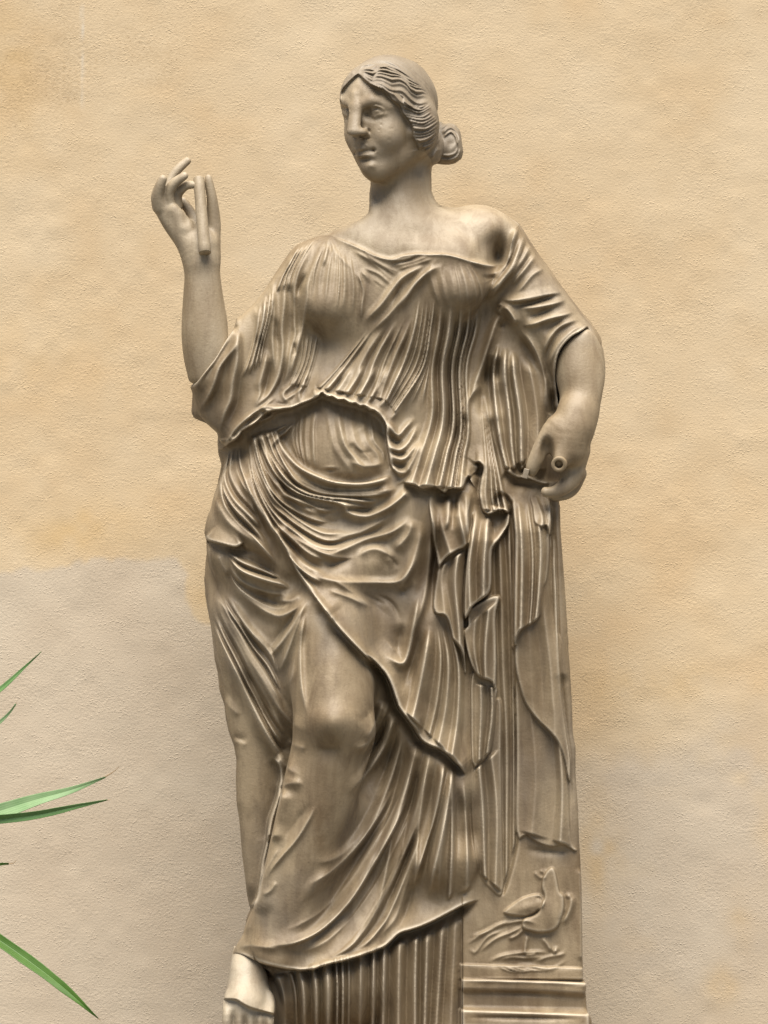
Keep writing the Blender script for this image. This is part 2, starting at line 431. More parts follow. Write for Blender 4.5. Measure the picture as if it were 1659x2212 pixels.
carve('''
# the mantle rolled round the hips
F H 1 11 60 7 | 590,470 625,580 680,660 760,745 880,810 1000,855 1120,870 1250,868 1350,845 1440,812
F A 6 9 12 | 575,465 620,590 680,680 780,770 900,830 1050,872 1200,885 1350,860 1440,815 .05 .1
F R 12 -13 | 700,740 820,850 960,905 1150,915 1330,900 1450,860
F A 6 9 13 | 515,470 580,640 680,780 800,870 950,930 1100,945 1300,945 1500,905 .05 .1
F R 14 -15 | 620,760 740,880 880,960 1010,985 1150,995 1300,990 1440,960
F A 7 9 17 | 455,490 540,700 640,850 780,950 950,990 1050,1000 1130,1015 1200,1042 1290,1062 .05 .1
F A 6 7 17 | 1130,1015 1098,1045 1112,1082 1180,1110 1280,1112 1400,1062 1500,990 1570,915 .1 .1
F R 8 -16 | 1120,1048 1180,1062 1260,1075 1340,1060
F R 12 -14 | 560,820 680,980 800,1050 940,1050 1060,1060
F A 7 7 11 | 425,510 480,750 580,950 700,1030 820,1080 920,1112 .05 .2
F R 12 -14 | 600,1000 720,1090 840,1150 960,1170 1080,1140 1180,1135
F A 7 7 12 | 590,910 640,960 740,1000 840,1080 940,1110
F A 7 8 12 | 405,520 440,750 560,1000 680,1105 780,1182 900,1252 1000,1277 1150,1252 1260,1215 1480,1090 .05 .15
F R 9 -11 | 700,1170 800,1235 920,1300 1060,1300 1200,1265
F A 7 7 14 | 385,540 420,800 500,1000 600,1150 720,1252 850,1350 980,1392 1080,1362 1250,1290 1450,1230 1600,1110 .05 .1
F R 10 -10 | 1000,1340 1150,1290 1320,1225 1480,1150
F A 5 6 9 | 570,1080 680,1240 800,1320 960,1402 1090,1425 1210,1422
F A 6 9 12 | 345,600 385,800 440,1000 520,1150 600,1300 680,1400 760,1480 850,1540 960,1582 1100,1602 1300,1606 1480,1602 1560,1540 1640,1400 1659,1340 .05 .1
F R 9 -11 | 660,1340 760,1440 880,1490 980,1490
F R 8 -13 | 930,1505 1010,1475 1090,1448 1170,1430
F A 8 8 10 | 1180,1425 1260,1370 1340,1362 1420,1410 1480,1490
F R 4 -6 | 1370,1385 1440,1430 1495,1510
F B 40 40 8 0 | 1300,1450
F R 14 -8 | 1150,1380 1280,1320 1450,1290
F A 9 9 12 | 1600,1130 1560,1260 1450,1380
F A 7 9 11 | 1659,1150 1640,1330 1560,1540 1480,1700
F R 8 -7 | 1480,1640 1540,1680 1600,1600
F A 7 8 9 | 1000,1582 1150,1680 1250,1760 1310,1800
F R 6 -7 | 1180,1660 1290,1720 1420,1780
# finer pleats running between the big rolls
F F 2 11 131 .4 .12 .12 | 515,470 580,640 680,780 800,870 950,930 1100,945 1300,945 1500,905 ; 455,490 540,700 640,850 780,950 950,990 1050,1000 1130,1015 1290,1055 ; 425,510 480,750 580,950 700,1030 820,1080 920,1112 ; 405,520 440,750 560,1000 680,1105 780,1182 900,1252 1000,1277 1150,1252 ; 385,540 420,800 500,1000 600,1150 720,1252 850,1350 980,1392 1080,1362
F F 2 10 136 .4 .3 .1 | 385,540 420,800 500,1000 600,1150 720,1252 850,1350 980,1392 ; 345,600 385,800 440,1000 520,1150 600,1300 680,1400 760,1480 850,1540 960,1582 ; 340,640 365,830 450,1040 560,1200 640,1345 720,1500 800,1622 900,1752
F F 2 11 139 .4 .2 .15 | 330,590 330,720 380,860 440,1020 500,1140 ; 285,600 272,750 330,880 400,970 440,1050 ; 240,610 200,760 192,870 260,1010 380,1130 490,1240 ; 160,900 150,1000 220,1140 330,1240 450,1325 540,1430 625,1510
F F 2 12 143 .4 .2 .15 | 230,1370 330,1420 460,1480 600,1560 ; 225,1420 320,1530 450,1592 600,1642 720,1662 ; 235,1545 300,1650 400,1740 520,1822 610,1852 700,1822
L F 3 13 146 .4 .2 .15 | 230,20 320,170 430,310 545,430 600,560 ; 140,20 220,200 300,330 400,520 500,680 580,830 660,940 ; 95,250 200,460 300,660 400,860 500,1060 590,1212 680,1322
J F 2 13 149 .4 .2 .15 | 1425,0 1335,200 1190,400 1010,545 860,600 ; 1545,30 1430,290 1280,560 1100,850 900,1050 720,1142 560,1182 ; 1650,120 1440,640 1330,850 1200,1060 1060,1215 930,1295 ; 1659,420 1560,720 1480,950 1400,1060 1290,1190
# left hip
F A 7 8 12 | 240,610 200,760 192,870 260,1010 380,1130 490,1240
F R 8 -9 | 300,880 380,1020 470,1160
F A 6 7 11 | 285,600 272,750 330,880 400,970 440,1050
F A 6 6 9 | 330,590 330,720 380,860 440,1020 500,1140
F R 7 -12 | 350,720 400,900 450,1080 520,1240 620,1400
F A 8 8 16 | 160,900 150,1000 220,1140 330,1240 450,1325 540,1430 625,1510
F R 12 -12 | 200,1010 300,1160 420,1260 520,1340
F H -1 14 40 14 | 50,1262 85,1295 180,1322 290,1346 350,1312
F R 12 -12 | 200,1370 330,1370 460,1400 600,1520
F A 7 8 13 | 225,1420 320,1530 450,1592 600,1642 720,1662
F R 12 -12 | 240,1370 400,1440 560,1530 680,1590
F A 7 9 16 | 235,1545 300,1650 400,1740 520,1822 610,1852 700,1822 765,1770 830,1690
F R 12 -14 | 420,1640 540,1730 620,1770 720,1730
F R 6 -9 | 540,1740 620,1700 740,1690
F A 6 6 9 | 600,1740 700,1740 790,1680
F B 34 30 -22 0 | 740,1620
F A 5 5 6 | 150,1390 190,1480 240,1560
F A 4 4 4 | 80,1300 110,1480 160,1620
F R 6 -7 | 110,1480 150,1640 220,1800
''')
carve('''
# mantle edge across the thigh
F H -1 13 60 7 2 | 560,1190 640,1330 720,1480 800,1620 900,1750 985,1866
F A 6 10 12 | 355,800 450,1040 560,1200 640,1345 720,1500 800,1622 900,1752 990,1866 .05 0
L H -1 15 60 9 2 | 905,105 1050,285 1180,425 1280,525 1380,605 1430,705 1480,850 1540,935 1600,1010 1659,1075
L A 8 5 9 0 | 900,100 1050,280 1180,420 1280,520 1380,600
L B 70 40 6 35 | 1150,150
L R 4 -6 | 1290,20 1440,100 1515,245
L A 6 6 8 | 960,0 1080,40 1180,80 1270,130
L R 7 -6 | 1050,0 1200,50 1320,120 1450,220
L A 7 7 19 | 1650,0 1605,260 1570,450 1525,545 1440,515 1360,460
L R 12 -14 | 1520,240 1500,360 1480,460 1430,470
L R 9 -9 | 1640,200 1610,400 1560,600 1480,760
L B 44 80 8 12 | 1010,560
L B 44 40 14 0 | 1010,980
# U folds of the thigh and long diagonals to the knee
L A 8 8 19 | 140,20 220,200 300,330 400,520 500,680 580,830 660,940 760,1022 850,1045
L R 12 -16 | 280,200 380,340 480,500 580,680 640,790
L A 8 9 22 | 95,250 200,460 300,660 400,860 500,1060 590,1212 680,1322 780,1376 830,1370
L R 14 -22 | 260,570 400,770 540,960 660,1090
L R 8 -10 | 330,560 460,760 600,960
L A 6 6 9 | 380,640 500,830 600,980 690,1080
L A 5 6 9 | 220,20 320,170 420,300 545,420 600,440
L A 5 6 8 | 120,40 200,120 330,250 520,440
L R 8 -15 | 530,450 600,350 680,240 790,80
L A 5 5 12 | 515,468 550,478 610,410 690,300 760,180 830,70
L R 8 -16 | 640,730 690,570 740,410 780,250
L A 5 5 10 | 600,630 650,520 720,330 800,110
L A 5 5 8 | 640,740 700,660 720,520 750,380 800,160
L A 4 6 10 | 815,130 775,350 766,520 775,700 800,850 835,960
L R 8 -5 | 830,250 810,450 820,650 840,850
L A 6 6 3.5 | 190,800 260,880 330,940
L R 9 -6 | 150,560 220,740 310,880
L A 5 5 6 | 100,330 170,560 240,800 
L A 5 6 2.5 | 260,1110 320,1130 380,1150
L R 7 -5 | 260,1085 330,1105 380,1130
# knee
L A 7 7 12 | 1145,1140 1200,1166 1260,1142 1330,1050 1400,900 1430,790
L R 16 -9 | 1180,1000 1260,930 1350,830
L R 14 -9 | 860,1190 980,1180 1100,1190
L A 6 8 5 | 665,1110 730,1150 820,1182
L A 7 8 5 | 600,1480 640,1445 720,1430 810,1440
L A 7 8 3 | 640,1380 700,1410 780,1420
L A 7 8 13 | 1490,880 1420,1050 1330,1230 1220,1400 1100,1525
L R 14 -18 | 1420,880 1330,1080 1230,1280 1130,1420
L H -1 22 46 3 3 | 560,1240 610,1310 618,1400 605,1460 590,1540 555,1640 530,1720 518,1866
''')
carve('''
# shin and the lower skirt of the mantle
J H -1 22 46 3 3 | 620,0 590,110 545,260 512,430 482,560 462,720 440,830 385,905
J A 4 5 8 | 890,130 800,300 720,420 640,510 560,610 500,720
J R 10 -7 | 850,120 740,260 620,430
J A 5 5 6 | 620,440 560,540 500,640 470,740
J A 4 4 4 | 590,700 550,770 480,810
J A 8 10 14 | 1425,0 1335,200 1190,400 1010,545 860,565
J R 14 -17 | 1320,60 1210,270 1060,460 940,530
J A 9 12 22 | 1545,30 1430,290 1280,560 1100,850 900,1050 720,1142 560,1182 380,1196
J R 18 -30 | 1480,40 1260,440 1100,700 950,920 800,1065 620,1150
J A 7 10 15 | 1650,120 1440,640 1330,850 1200,1060 1060,1215 930,1295
J R 14 -22 | 1500,330 1370,620 1200,880 1070,1060 930,1240
J A 6 8 9 | 1330,480 1200,760 1060,1000
J R 9 -12 | 1659,250 1540,560 1400,860 1290,1010
J A 6 8 12 | 1659,400 1560,700 1480,950 1400,1060 1290,1180
J R 10 -15 | 1659,560 1560,900 1460,1110
J A 7 5 5 | 300,1190 400,1180 500,1190 620,1210
J R 12 6 | 440,850 420,960 360,1100
J R 18 -5 | 520,860 500,1000 480,1120
J H -1 26 60 20 1.8 | 262,1236 340,1250 450,1300 560,1332 700,1357 850,1357 960,1322 1100,1290 1260,1240 1400,1180 1500,1092 1580,1066 1659,1040 1760,995 1882,930 1988,875 2094,840
# pleated under-skirt
J F 3 16 33 .5 .1 .0 | 1655,1075 1655,1400 1650,2100 ; 1965,915 1955,1400 1948,2100
I F 2 15 34 .4 .2 .06 | 590,1080 575,1400 555,1985 ; 738,1130 742,1500 765,1890
J F 13 18 31 .6 .06 .0 | 540,1400 590,1560 610,1800 615,2100 ; 1659,1080 1650,1400 1650,1700 1650,2100
''')
carve('''
# long pleats beside the belly, above the second edge
O R 7 -16 | 690,300 640,500 570,760 530,1060
O A 5 5 12 | 850,40 740,220 720,340 740,440
O R 6 -14 | 860,60 870,220 880,400
O R 10 -16 | 960,300 1010,500 1060,720 1110,900
O H -1 15 40 12 1.5 | 105,1000 115,1022 200,1042 290,1082 350,1072 410,1062 450,1085 510,1122 545,1085 590,1080 640,1082 690,1068 715,1010 740,958 785,965
O H -1 15 40 12 1.5 | 795,850 815,822 850,820 880,850 888,900 870,980 855,1060 850,1130 858,1200 875,1275 900,1315 935,1332 985,1322 1040,1295 1085,1290 1130,1310 1165,1340
O R 9 -7 | 835,850 845,900 835,980
O R 6 -6 | 840,980 835,1080 845,1180
O R 14 -14 | 420,1130 500,1160 600,1140 700,1110
O B 14 40 -16 0 | 460,1220
O R 9 -18 | 610,1130 615,1260 620,1360
O A 5 6 12 | 550,1150 545,1350 520,1500
O A 5 6 10 | 660,1130 650,1280 690,1500 700,1650
O R 6 -12 | 580,1150 590,1350 580,1500
O A 5 5 9 | 720,1100 725,1300 730,1560
O R 5 -9 | 770,1100 790,1250 785,1400 770,1560
O B 22 40 -18 0 | 1070,1440
O R 10 -20 | 980,1370 990,1480 1010,1600
''')
carve('''
# long pleats of the tunic skirt and of the cloth over the pillar
O F 4 17 43 .35 .2 .015 | 850,60 870,400 890,860 862,1120 882,1295 ; 900,60 985,560 1075,990 1162,1330
E F 4 20 44 .6 .15 .015 | 340,1040 290,1300 330,1700 395,1950 ; 640,1180 690,1400 708,1700 700,1960
I F 4 22 92 .5 .25 .015 | 430,40 350,330 280,660 ; 600,40 685,330 692,700 662,1030
I F 4 16 93 .35 .12 .25 | 300,790 190,1150 60,1500 -60,1750 ; 640,1060 600,1400 540,1750 510,2010
# falls on the viewer's right: the edge over the knee, the gap beside the figure
G A 6 6 13 | 500,580 490,800 480,1000 450,1250 400,1450 330,1600
G R 18 -46 | 545,590 540,800 530,960 500,1100 490,1300 490,1500
G R 7 -12 | 1330,570 1360,780 1372,950 1380,1300 1400,1600 1412,1866
G A 9 9 8 | 1420,600 1430,900 1440,1300 1460,1860 0 0
I H -1 17 60 20 2 | 0,250 60,300 120,370 170,450 210,560 240,640 280,690 330,760 390,850 450,890 520,915 570,950 620,1000 660,1040 705,1105
I R 10 -14 | 240,560 300,400 350,240 400,60
I R 7 -12 | 1330,100 1362,500 1400,880 1432,1200 1425,1540
# dark pleats of the mantle behind the knee
I A 7 8 13 | 140,560 60,760 0,880
I A 6 8 14 | 200,640 150,860 60,1020 0,1110
I R 9 -18 | 180,600 100,830 0,1010
I A 6 8 14 | 265,800 200,1060 110,1310 0,1520
I R 10 -20 | 240,720 160,1000 60,1240
I A 6 8 14 | 340,890 300,1150 200,1500 130,1850 80,2100
I R 10 -20 | 300,820 240,1100 150,1400 40,1700
I A 6 8 14 | 440,950 400,1250 370,1500 350,1800 330,2020
I R 11 -22 | 390,900 350,1180 280,1500 220,1860
I R 12 -24 | 500,960 470,1250 440,1600 420,1950
I A 7 10 15 | 570,1000 555,1300 525,1700 505,2020
I R 16 -26 | 690,1140 715,1400 740,1700
I R 14 -12 | 650,1150 640,1400 640,1700
''')
carve('''
# sleeve on the viewer's left
C F 5 10 51 .5 .2 .15 | 1010,400 950,520 880,640 830,760 ; 1180,315 1100,430 1010,600 985,740
C F 4 10 52 .5 .2 .15 | 690,850 690,1000 640,1250 560,1450 ; 830,700 822,900 760,1150 730,1350
C F 5 10 53 .5 .25 .05 | 1060,1080 1030,1300 950,1490 ; 1210,1060 1160,1290 1090,1510
C H -1 9 30 6 | 520,1030 440,1150 360,1280 280,1385 225,1452 180,1488 155,1490
C R 4 7 | 520,1030 440,1150 360,1280 280,1380 220,1450 180,1490
C A 4 4 6 | 480,955 520,958 540,985 520,1030
C R 8 -8 | 520,1090 440,1210 380,1310 290,1440 210,1560
C A 5 6 11 | 545,1050 530,1170 455,1270 400,1350 350,1500 300,1600 240,1680 215,1725
C R 10 -9 | 530,1230 470,1350 410,1500 340,1640 270,1740
C A 6 9 16 | 565,980 548,1150 540,1300 510,1450 490,1600 440,1720 400,1850 380,1910
C R 14 -14 | 600,1330 560,1500 540,1640 470,1800 430,1900
C A 5 5 5 | 680,860 705,1000 700,1160
C A 5 5 7 | 760,780 745,1000 740,1200
C A 5 6 11 | 785,1190 755,1350 722,1480 722,1560 660,1665
C R 8 -13 | 810,1260 790,1400 760,1520 700,1640
C A 5 5 9 | 820,640 832,900 822,1130 832,1300 850,1450
C R 5 -8 | 822,930 845,1010 850,1120 885,1190
C A 5 6 12 | 905,560 915,800 895,1050 902,1200 872,1400 800,1545 700,1645 600,1745
C R 6 -9 | 925,1240 900,1420 830,1540 750,1620
C R 5 -7 | 960,700 985,880 960,1100
C A 5 5 8 | 965,450 945,650 950,760
C R 5 -10 | 1005,800 1040,700 1100,590
C R 4 -7 | 985,1140 1000,1230 965,1260
C A 5 5 11 | 1185,320 1095,450 1015,620 990,800 992,1000 1000,1080 962,1230 932,1400 880,1490 815,1565
C A 5 5 9 | 1245,300 1180,450 1105,650 1090,800 1062,1000 1020,1200 965,1400 905,1500
C R 5 -7 | 1200,400 1120,560 1070,720
C A 4 4 7 | 1040,1060 1000,1240 960,1420
C R 4 -6 | 1045,1150 1010,1300 965,1440
C A 4 4 5 | 1270,310 1250,420 1210,560
C R 12 12 | 395,1900 400,1960 395,2010
''')
carve('''
# pillar: mouldings and the bird in low relief
K p 8 1.2 | 330,1265 1380,1300 1380,1400 330,1390
K p 20 2 | 340,1392 1420,1425 1420,1800 340,1800
K p -9 8 | 340,1490 1420,1530 1420,1660 340,1640
K p 16 3 | 330,1650 1460,1690 1460,2000 330,2000
K R 3 5 | 350,1400 700,1405 1050,1412 1380,1440
K R 4 -7 | 350,1495 900,1510 1390,1530
K R 4 -8 | 340,1720 800,1720 1400,1735
K R 3 -4 | 360,1275 800,1290 1360,1310
K P 10 2.2 | 1075,470 1115,455 1140,520 1155,600 1170,660 1200,690 1205,800 1170,920 1120,980 1020,1000 940,990 860,960 870,890 960,850 1010,800 1040,700 1020,620 1030,540
K P 6 2 | 700,830 780,760 880,700 1000,680 1040,740 1010,800 900,860 780,855
K B 30 36 5 10 | 1090,850
K B 32 12 4 -15 | 900,790
K R 2.5 -5 | 880,880 960,850 1020,800
K R 2.5 -4 | 960,700 1000,710 1030,740
K A 3 3 5 | 1000,940 880,900 700,930 540,1000 380,1040
K A 3 3 5 | 900,930 760,1000 620,1060 480,1180
K A 3 3 5 | 880,960 800,1030 720,1055
K A 3 3 4 | 780,890 600,960 370,1110
K A 3 3 4 | 700,980 560,1040 450,1170 400,1110
K R 5 -4 | 840,880 620,960 420,1020
K R 4 6 | 900,1010 885,1090 872,1190
K R 4 6 | 1010,1040 1060,1090 1110,1170
K R 3 5 | 870,1190 930,1190 980,1180
K R 3 6 | 1110,1170 1150,1150
K R 5 7 | 1245,670 1270,720 1255,810 1210,900 1170,940
K R 3 -4 | 1230,800 1190,880 1150,930
K B 5 5 4 0 | 1245,690 1140,1140
K A 3 3 5 | 560,1255 680,1200 820,1175 1000,1165 1100,1180
K A 3 3 5 | 570,1262 760,1290 900,1275 1010,1300 1120,1300 1250,1220
K A 3 3 4 | 640,1240 760,1210 900,1215 1050,1200
K A 3 3 4 | 960,1250 1060,1210 1200,1180 1220,1130
K F 4 4 61 .4 .2 .2 | 640,1290 720,1330 800,1345 ; 900,1300 1000,1320 1100,1320
K R 3 3 | 1000,470 1040,500 1060,460
K R 3 3 | 950,480 1010,540 1070,520
K R 6 -8 | 850,290 1000,310 1200,320 1290,330
K A 4 5 6 | 1345,500 1352,800 1355,1200 0 0
''')
carve('''
# face: lids, nostrils, lips, chips in the stone
P A 2.6 2.2 2.5 | 900,800 950,745 1040,700 1140,735 1210,790 1260,830
P R 2 -2.4 | 900,770 960,710 1040,670 1140,700 1230,770
P A 2.2 2.4 1.6 | 900,880 960,905 1050,905 1150,880 1230,840
P R 2.6 -4 | 830,850 870,870 900,850
P A 2 2 3.5 | 395,810 440,790 500,800 545,840
P R 1.8 -2.5 | 400,780 450,755 510,770 550,810
P A 2 2 2 | 400,870 450,900 520,890
P B 5 4 2.2 0 | 1060,800
P B 2.2 2.0 -1.0 0 | 1150,1075 1110,1180
P B 5 2.5 -.7 20 | 1350,1150
P B 4 2.5 -.5 20 | 1300,1370
P B 3.2 5 -5 -30 | 905,1195
P B 6 3.2 -7 0 | 770,1320
P B 4.5 2.6 -4 0 | 880,1340
P B 4 2.4 -4 0 | 640,1330
Q R 2.6 -3 | 650,640 660,680 680,700
Q R 1.8 2.2 | 700,655 760,645 830,640 900,670
Q R 3.2 -5 .02 .02 | 610,830 660,795 740,775 850,755 950,750 1020,745
Q B 3.6 3.6 -5 0 | 625,825 1010,745
Q B 11 3.4 3 -6 | 800,845
Q B 10 5 -4 -8 | 830,935
Q B 10 7 3 0 | 950,1050
''')

# hair: waves combed back from a centre parting, cap of fine strands, knot at the nape
HAIRLINE = T('A', '290,740 275,640 283,540 300,450 345,385 400,330 450,292 490,330 540,370 600,400 670,425 720,470 750,520 800,555 840,590 850,640 890,690 925,740 945,800 950,870 985,930 1000,985')
HAIR = np.vstack([HAIRLINE, T('A', '1060,1000 1110,1070 1125,1140 1200,1130 1260,700 1230,500 1120,280 900,90 700,60 450,120 270,240 230,480 240,700')])
BUN = T('A', '1190,760 1240,720 1320,715 1390,790 1430,1000 1390,1090 1240,1150 1140,1130 1180,1060 1210,960')
carve('''
A H -1 7 30 3 1.2 .02 .02 | 275,640 283,540 300,450 345,385 400,330 450,292 490,330 540,370 600,400 670,425 720,470 750,520 800,555 840,590 850,640 890,690 925,740 945,800 950,870 985,930 1000,985
A F 2 8 72 .55 .05 .1 | 452,300 500,352 545,382 600,408 670,432 720,477 752,524 800,558 840,592 ; 455,292 500,350 560,385 620,385 670,400 730,450 790,470 850,480 900,530 960,580 1030,600 1100,560;470,280 530,330 570,355 610,320 660,325 720,350 760,370 830,360 890,395 930,450 980,480 1040,470 1090,490;480,265 540,290 590,310 630,270 690,275 750,290 810,300 870,330 920,380 970,400 1020,410 1070,440;460,270 500,240 560,235 600,255 640,225 700,215 740,240 800,260 850,290 920,330 980,370 1040,410;440,280 470,215 520,190 580,200 620,220 670,190 720,200 780,220 860,270
A F 2 8 75 .55 .1 .08 | 850,490 900,535 960,585 1030,603 1100,562 ; 850,600 900,610 960,640 1020,650 1080,620 1120,600
A F 2 8 76 .55 .12 .08 | 850,600 900,610 960,640 1020,650 1080,620 1120,600;870,660 930,680 990,690 1050,690 1110,650;920,740 980,745 1040,755 1100,720 1160,680;950,800 1010,810 1080,800 1140,760 1190,720;960,870 1030,870 1100,850 1160,810;1010,940 1080,920 1140,890 1190,830;1060,1000 1110,970 1160,930 1200,880
A A 3 3 6 | 1110,1070 1150,1010 1190,950
A A 3 3 6 | 440,285 400,310 360,330 320,380 295,440 280,520
A A 3 3 6 | 430,280 380,285 340,310 305,350 285,400
A A 3 3 5 | 420,270 370,260 330,280 300,320
A R 2.4 -6 | 430,290 390,315 345,340 310,400
A R 2.4 -5 | 400,275 355,290 320,320
A R 2.4 -6 | 290,520 300,460 330,400
A R 3.4 4 | 470,210 600,165 720,175 830,240 930,320 1030,400 1110,500 1160,580
A R 3 -5 | 600,190 720,200 830,270 930,345 1040,430 1100,520
A F 12 7 71 .6 .12 .1 | 470,180 640,150 800,190 950,300 1080,420 1150,560 ; 620,100 800,100 960,170 1090,280 1180,420 1210,560
A F 3 4.5 171 .4 .15 .15 | 1195,780 1280,722 1370,790 1400,900 ; 1225,880 1290,830 1330,880 1345,960
A F 3 4.5 172 .4 .15 .15 | 1150,1110 1260,1130 1370,1070 1405,960 ; 1190,1010 1270,1010 1330,990 1345,955
A R 9 -4 | 1250,930 1300,920 1330,945
A B 7 12 4 0 | 925,830
''')

# sandal, strap and toes of the forward foot, on a chart of their own
H_FIGURE = H; H = np.zeros_like(H)
carve('''
J H -1 10 40 8 1.2 .02 .02 | 150,1566 195,1572 290,1580 340,1610 400,1640 480,1662 560,1682 618,1706
J R 5 -12 | 268,1640 270,1700 275,1900
J R 5 -12 | 356,1660 360,1720 366,1900
J R 5 -11 | 430,1680 434,1740 440,1900
J R 5 -11 | 496,1690 500,1740 506,1900
J A 8 6 4 | 540,1450 560,1560 600,1690
J R 10 3 | 300,1300 290,1420 270,1540
J R 8 -2 | 420,1320 430,1450 470,1600
''')
H_FOOT = H; H = H_FIGURE

# the cloth falling over the pillar: overlapping sheets, laid from the back one forwards
def sheet(outline, level, runs, lip=1.6, soft=1.6, top=None):
    global H, FALL, FALL_W
    poly = np.vstack([T(k, t) for k, t in outline])
    poly = spline(poly, 6, True)
    keep_, H = H, np.zeros_like(H)
    for k, n, h, seed, a, b in runs:
        pleats(T(k, a), T(k, b), n, h, seed, .6, .03, .015)
    sl_, d = sdist(poly, 30)
    w = np.zeros_like(H); w[sl_] = sstep(-soft, soft, d)
    up = np.zeros_like(H); up[sl_] = lip * np.exp(-np.clip(d, 0, None) / 9.0)
    Z = level + H + up
    if top: Z = Z * sstep(top - 6, top + 80, np.arange(HH)[:, None] + HV0).astype(np.float32)      # rises out from under the cloth above
    FALL = FALL * (1 - w) + Z * w
    FALL_W = np.maximum(FALL_W, w)
    H = keep_
FALL = np.zeros_like(H); FALL_W = np.zeros_like(H)
sheet([('G', '940,640 1100,640 1105,1200 1100,1866'), ('I', '1060,600 1065,1100 1060,1560 955,1920 950,1500 930,700 915,300')], -12,
      [('Z', 2, 10, 201, '1067,1114 1068,1260 1069,1455 1083,1640 1087,1924', '1107,1114 1110,1260 1112,1455 1115,1640 1117,1812')], 0, 5)
sheet([('I', '1047,180 1045,300 1055,900 1055,1490 1120,1512 1200,1562 1290,1592 1370,1582 1425,1602 1472,1620 1428,1500 1402,900 1365,500 1332,100')], 4,
      [('I', 2, 11, 203, '1060,300 1066,900 1066,1490', '1335,300 1400,900 1436,1600')])
sheet([('I', '1060,-600 1055,60 1047,180 1045,300 1062,420 1112,590 1200,710 1290,800 1350,880 1392,1000 1420,1140 1426,1000 1400,800 1364,500 1340,100 1325,-300 1290,-600')], 16,
      [('I', 2, 15, 204, '1050,-550 1050,200 1064,420 1115,590', '1310,-550 1364,500 1400,800 1422,1130')], top=1150)
sheet([('G', '1100,560 1112,900 1104,1300 1103,1655 1122,1600 1150,1545 1190,1515 1240,1490 1290,1440 1312,1330 1320,1230 1345,1150 1362,900 1335,600 1240,545')], 27,
      [('G', 3, 19, 205, '1103,580 1116,900 1108,1300 1104,1655', '1330,620 1350,900 1320,1230 1296,1440')], top=1072)
sheet([('G', '1225,540 1240,640 1245,690 1258,755 1300,780 1342,772 1364,842 1374,700 1345,540')], 36,
      [('G', 2, 9, 206, '1232,560 1245,690 1262,752', '1340,560 1368,740 1362,830')], top=1064)
sheet([('I', '745,1060 738,1300 750,1500 770,1650 800,1790 870,1880 955,1918 956,1600 946,1000 930,560 760,900')], 2,
      [('I', 2, 15, 207, '752,1060 745,1300 758,1500 806,1790', '930,900 948,1200 954,1600 955,1915')])
sheet([('I', '755,380 905,470 912,560 905,700 890,850 860,950 790,1022 748,1010 738,700')], 9,
      [('I', 2, 10, 208, '760,450 760,700 775,1020', '900,480 902,700 875,930')])
sheet([('I', '735,-60 715,60 690,90 705,210 740,330 790,412 850,430 885,450 905,492 914,300 908,0 922,-150')], 20,
      [('I', 2, 15, 209, '700,60 712,200 775,390', '918,-120 910,150 904,480')])
sheet([('G', '545,1090 532,1150 512,1280 508,1380 530,1425 580,1430 612,1470 640,1560 652,1610 700,1670 730,1760 742,1860 734,1600 727,1300 745,1000 765,890 620,960')], 17,
      [('G', 2, 17, 210, '556,1070 530,1180 516,1420', '742,940 726,1200 728,1600 732,1760')])
sheet([('G', '800,620 795,760 768,880 745,1100 734,1300 740,1460 790,1375 850,1325 915,1270 932,1180 936,1000 950,930 1010,850 1062,755 1050,660 900,620')], 31,
      [('G', 2, 20, 211, '800,640 770,880 742,1100 740,1450', '950,690 945,900 934,1050 918,1268')], top=1092)
sheet([('G', '492,540 500,800 530,1000 548,1085 562,1060 610,1000 690,950 766,904 764,700 758,540')], 29,
      [('G', 2, 20, 212, '500,560 505,800 555,1060', '752,560 758,740 764,902')], top=1068)
H += FALL

def smooth2(a, r):
    for ax in (0, 1):
        for _ in range(r):
            b = np.pad(a, [(1, 1) if i == ax else (0, 0) for i in (0, 1)], mode='edge')
            a = (b[:-2] + 2 * b[1:-1] + b[2:]) / 4 if ax == 0 else (b[:, :-2] + 2 * b[:, 1:-1] + b[:, 2:]) / 4
    return a
def noise2(h, w, cell, seed):
    r = np.random.default_rng(seed)
    g = r.normal(0, 1, (int(h / cell) + 3, int(w / cell) + 3))
    y = np.arange(h) / cell; x = np.arange(w) / cell
    iy = y.astype(int); ix = x.astype(int)
    fy = sstep(0, 1, y - iy)[:, None]; fx = sstep(0, 1, x - ix)[None]
    return (g[iy][:, ix] * (1 - fy) * (1 - fx) + g[iy + 1][:, ix] * fy * (1 - fx) + g[iy][:, ix + 1] * (1 - fy) * fx + g[iy + 1][:, ix + 1] * fy * fx)
H = smooth2(H, 1) * 1.4
H_FOOT = smooth2(H_FOOT, 1)
H += (noise2(HH, HW, 40, 5) * .6 + noise2(HH, HW, 15, 6) * .12).astype(np.float32)

def chart(img, u, v):
    x = np.clip(u - HU0, 0, HW - 1.01); y = np.clip(v - HV0, 0, HH - 1.01)
    ix = x.astype(int); iy = y.astype(int); fx = x - ix; fy = y - iy
    return img[iy, ix] * (1 - fx) * (1 - fy) + img[iy, ix + 1] * fx * (1 - fy) + img[iy + 1, ix] * (1 - fx) * fy + img[iy + 1, ix + 1] * fx * fy

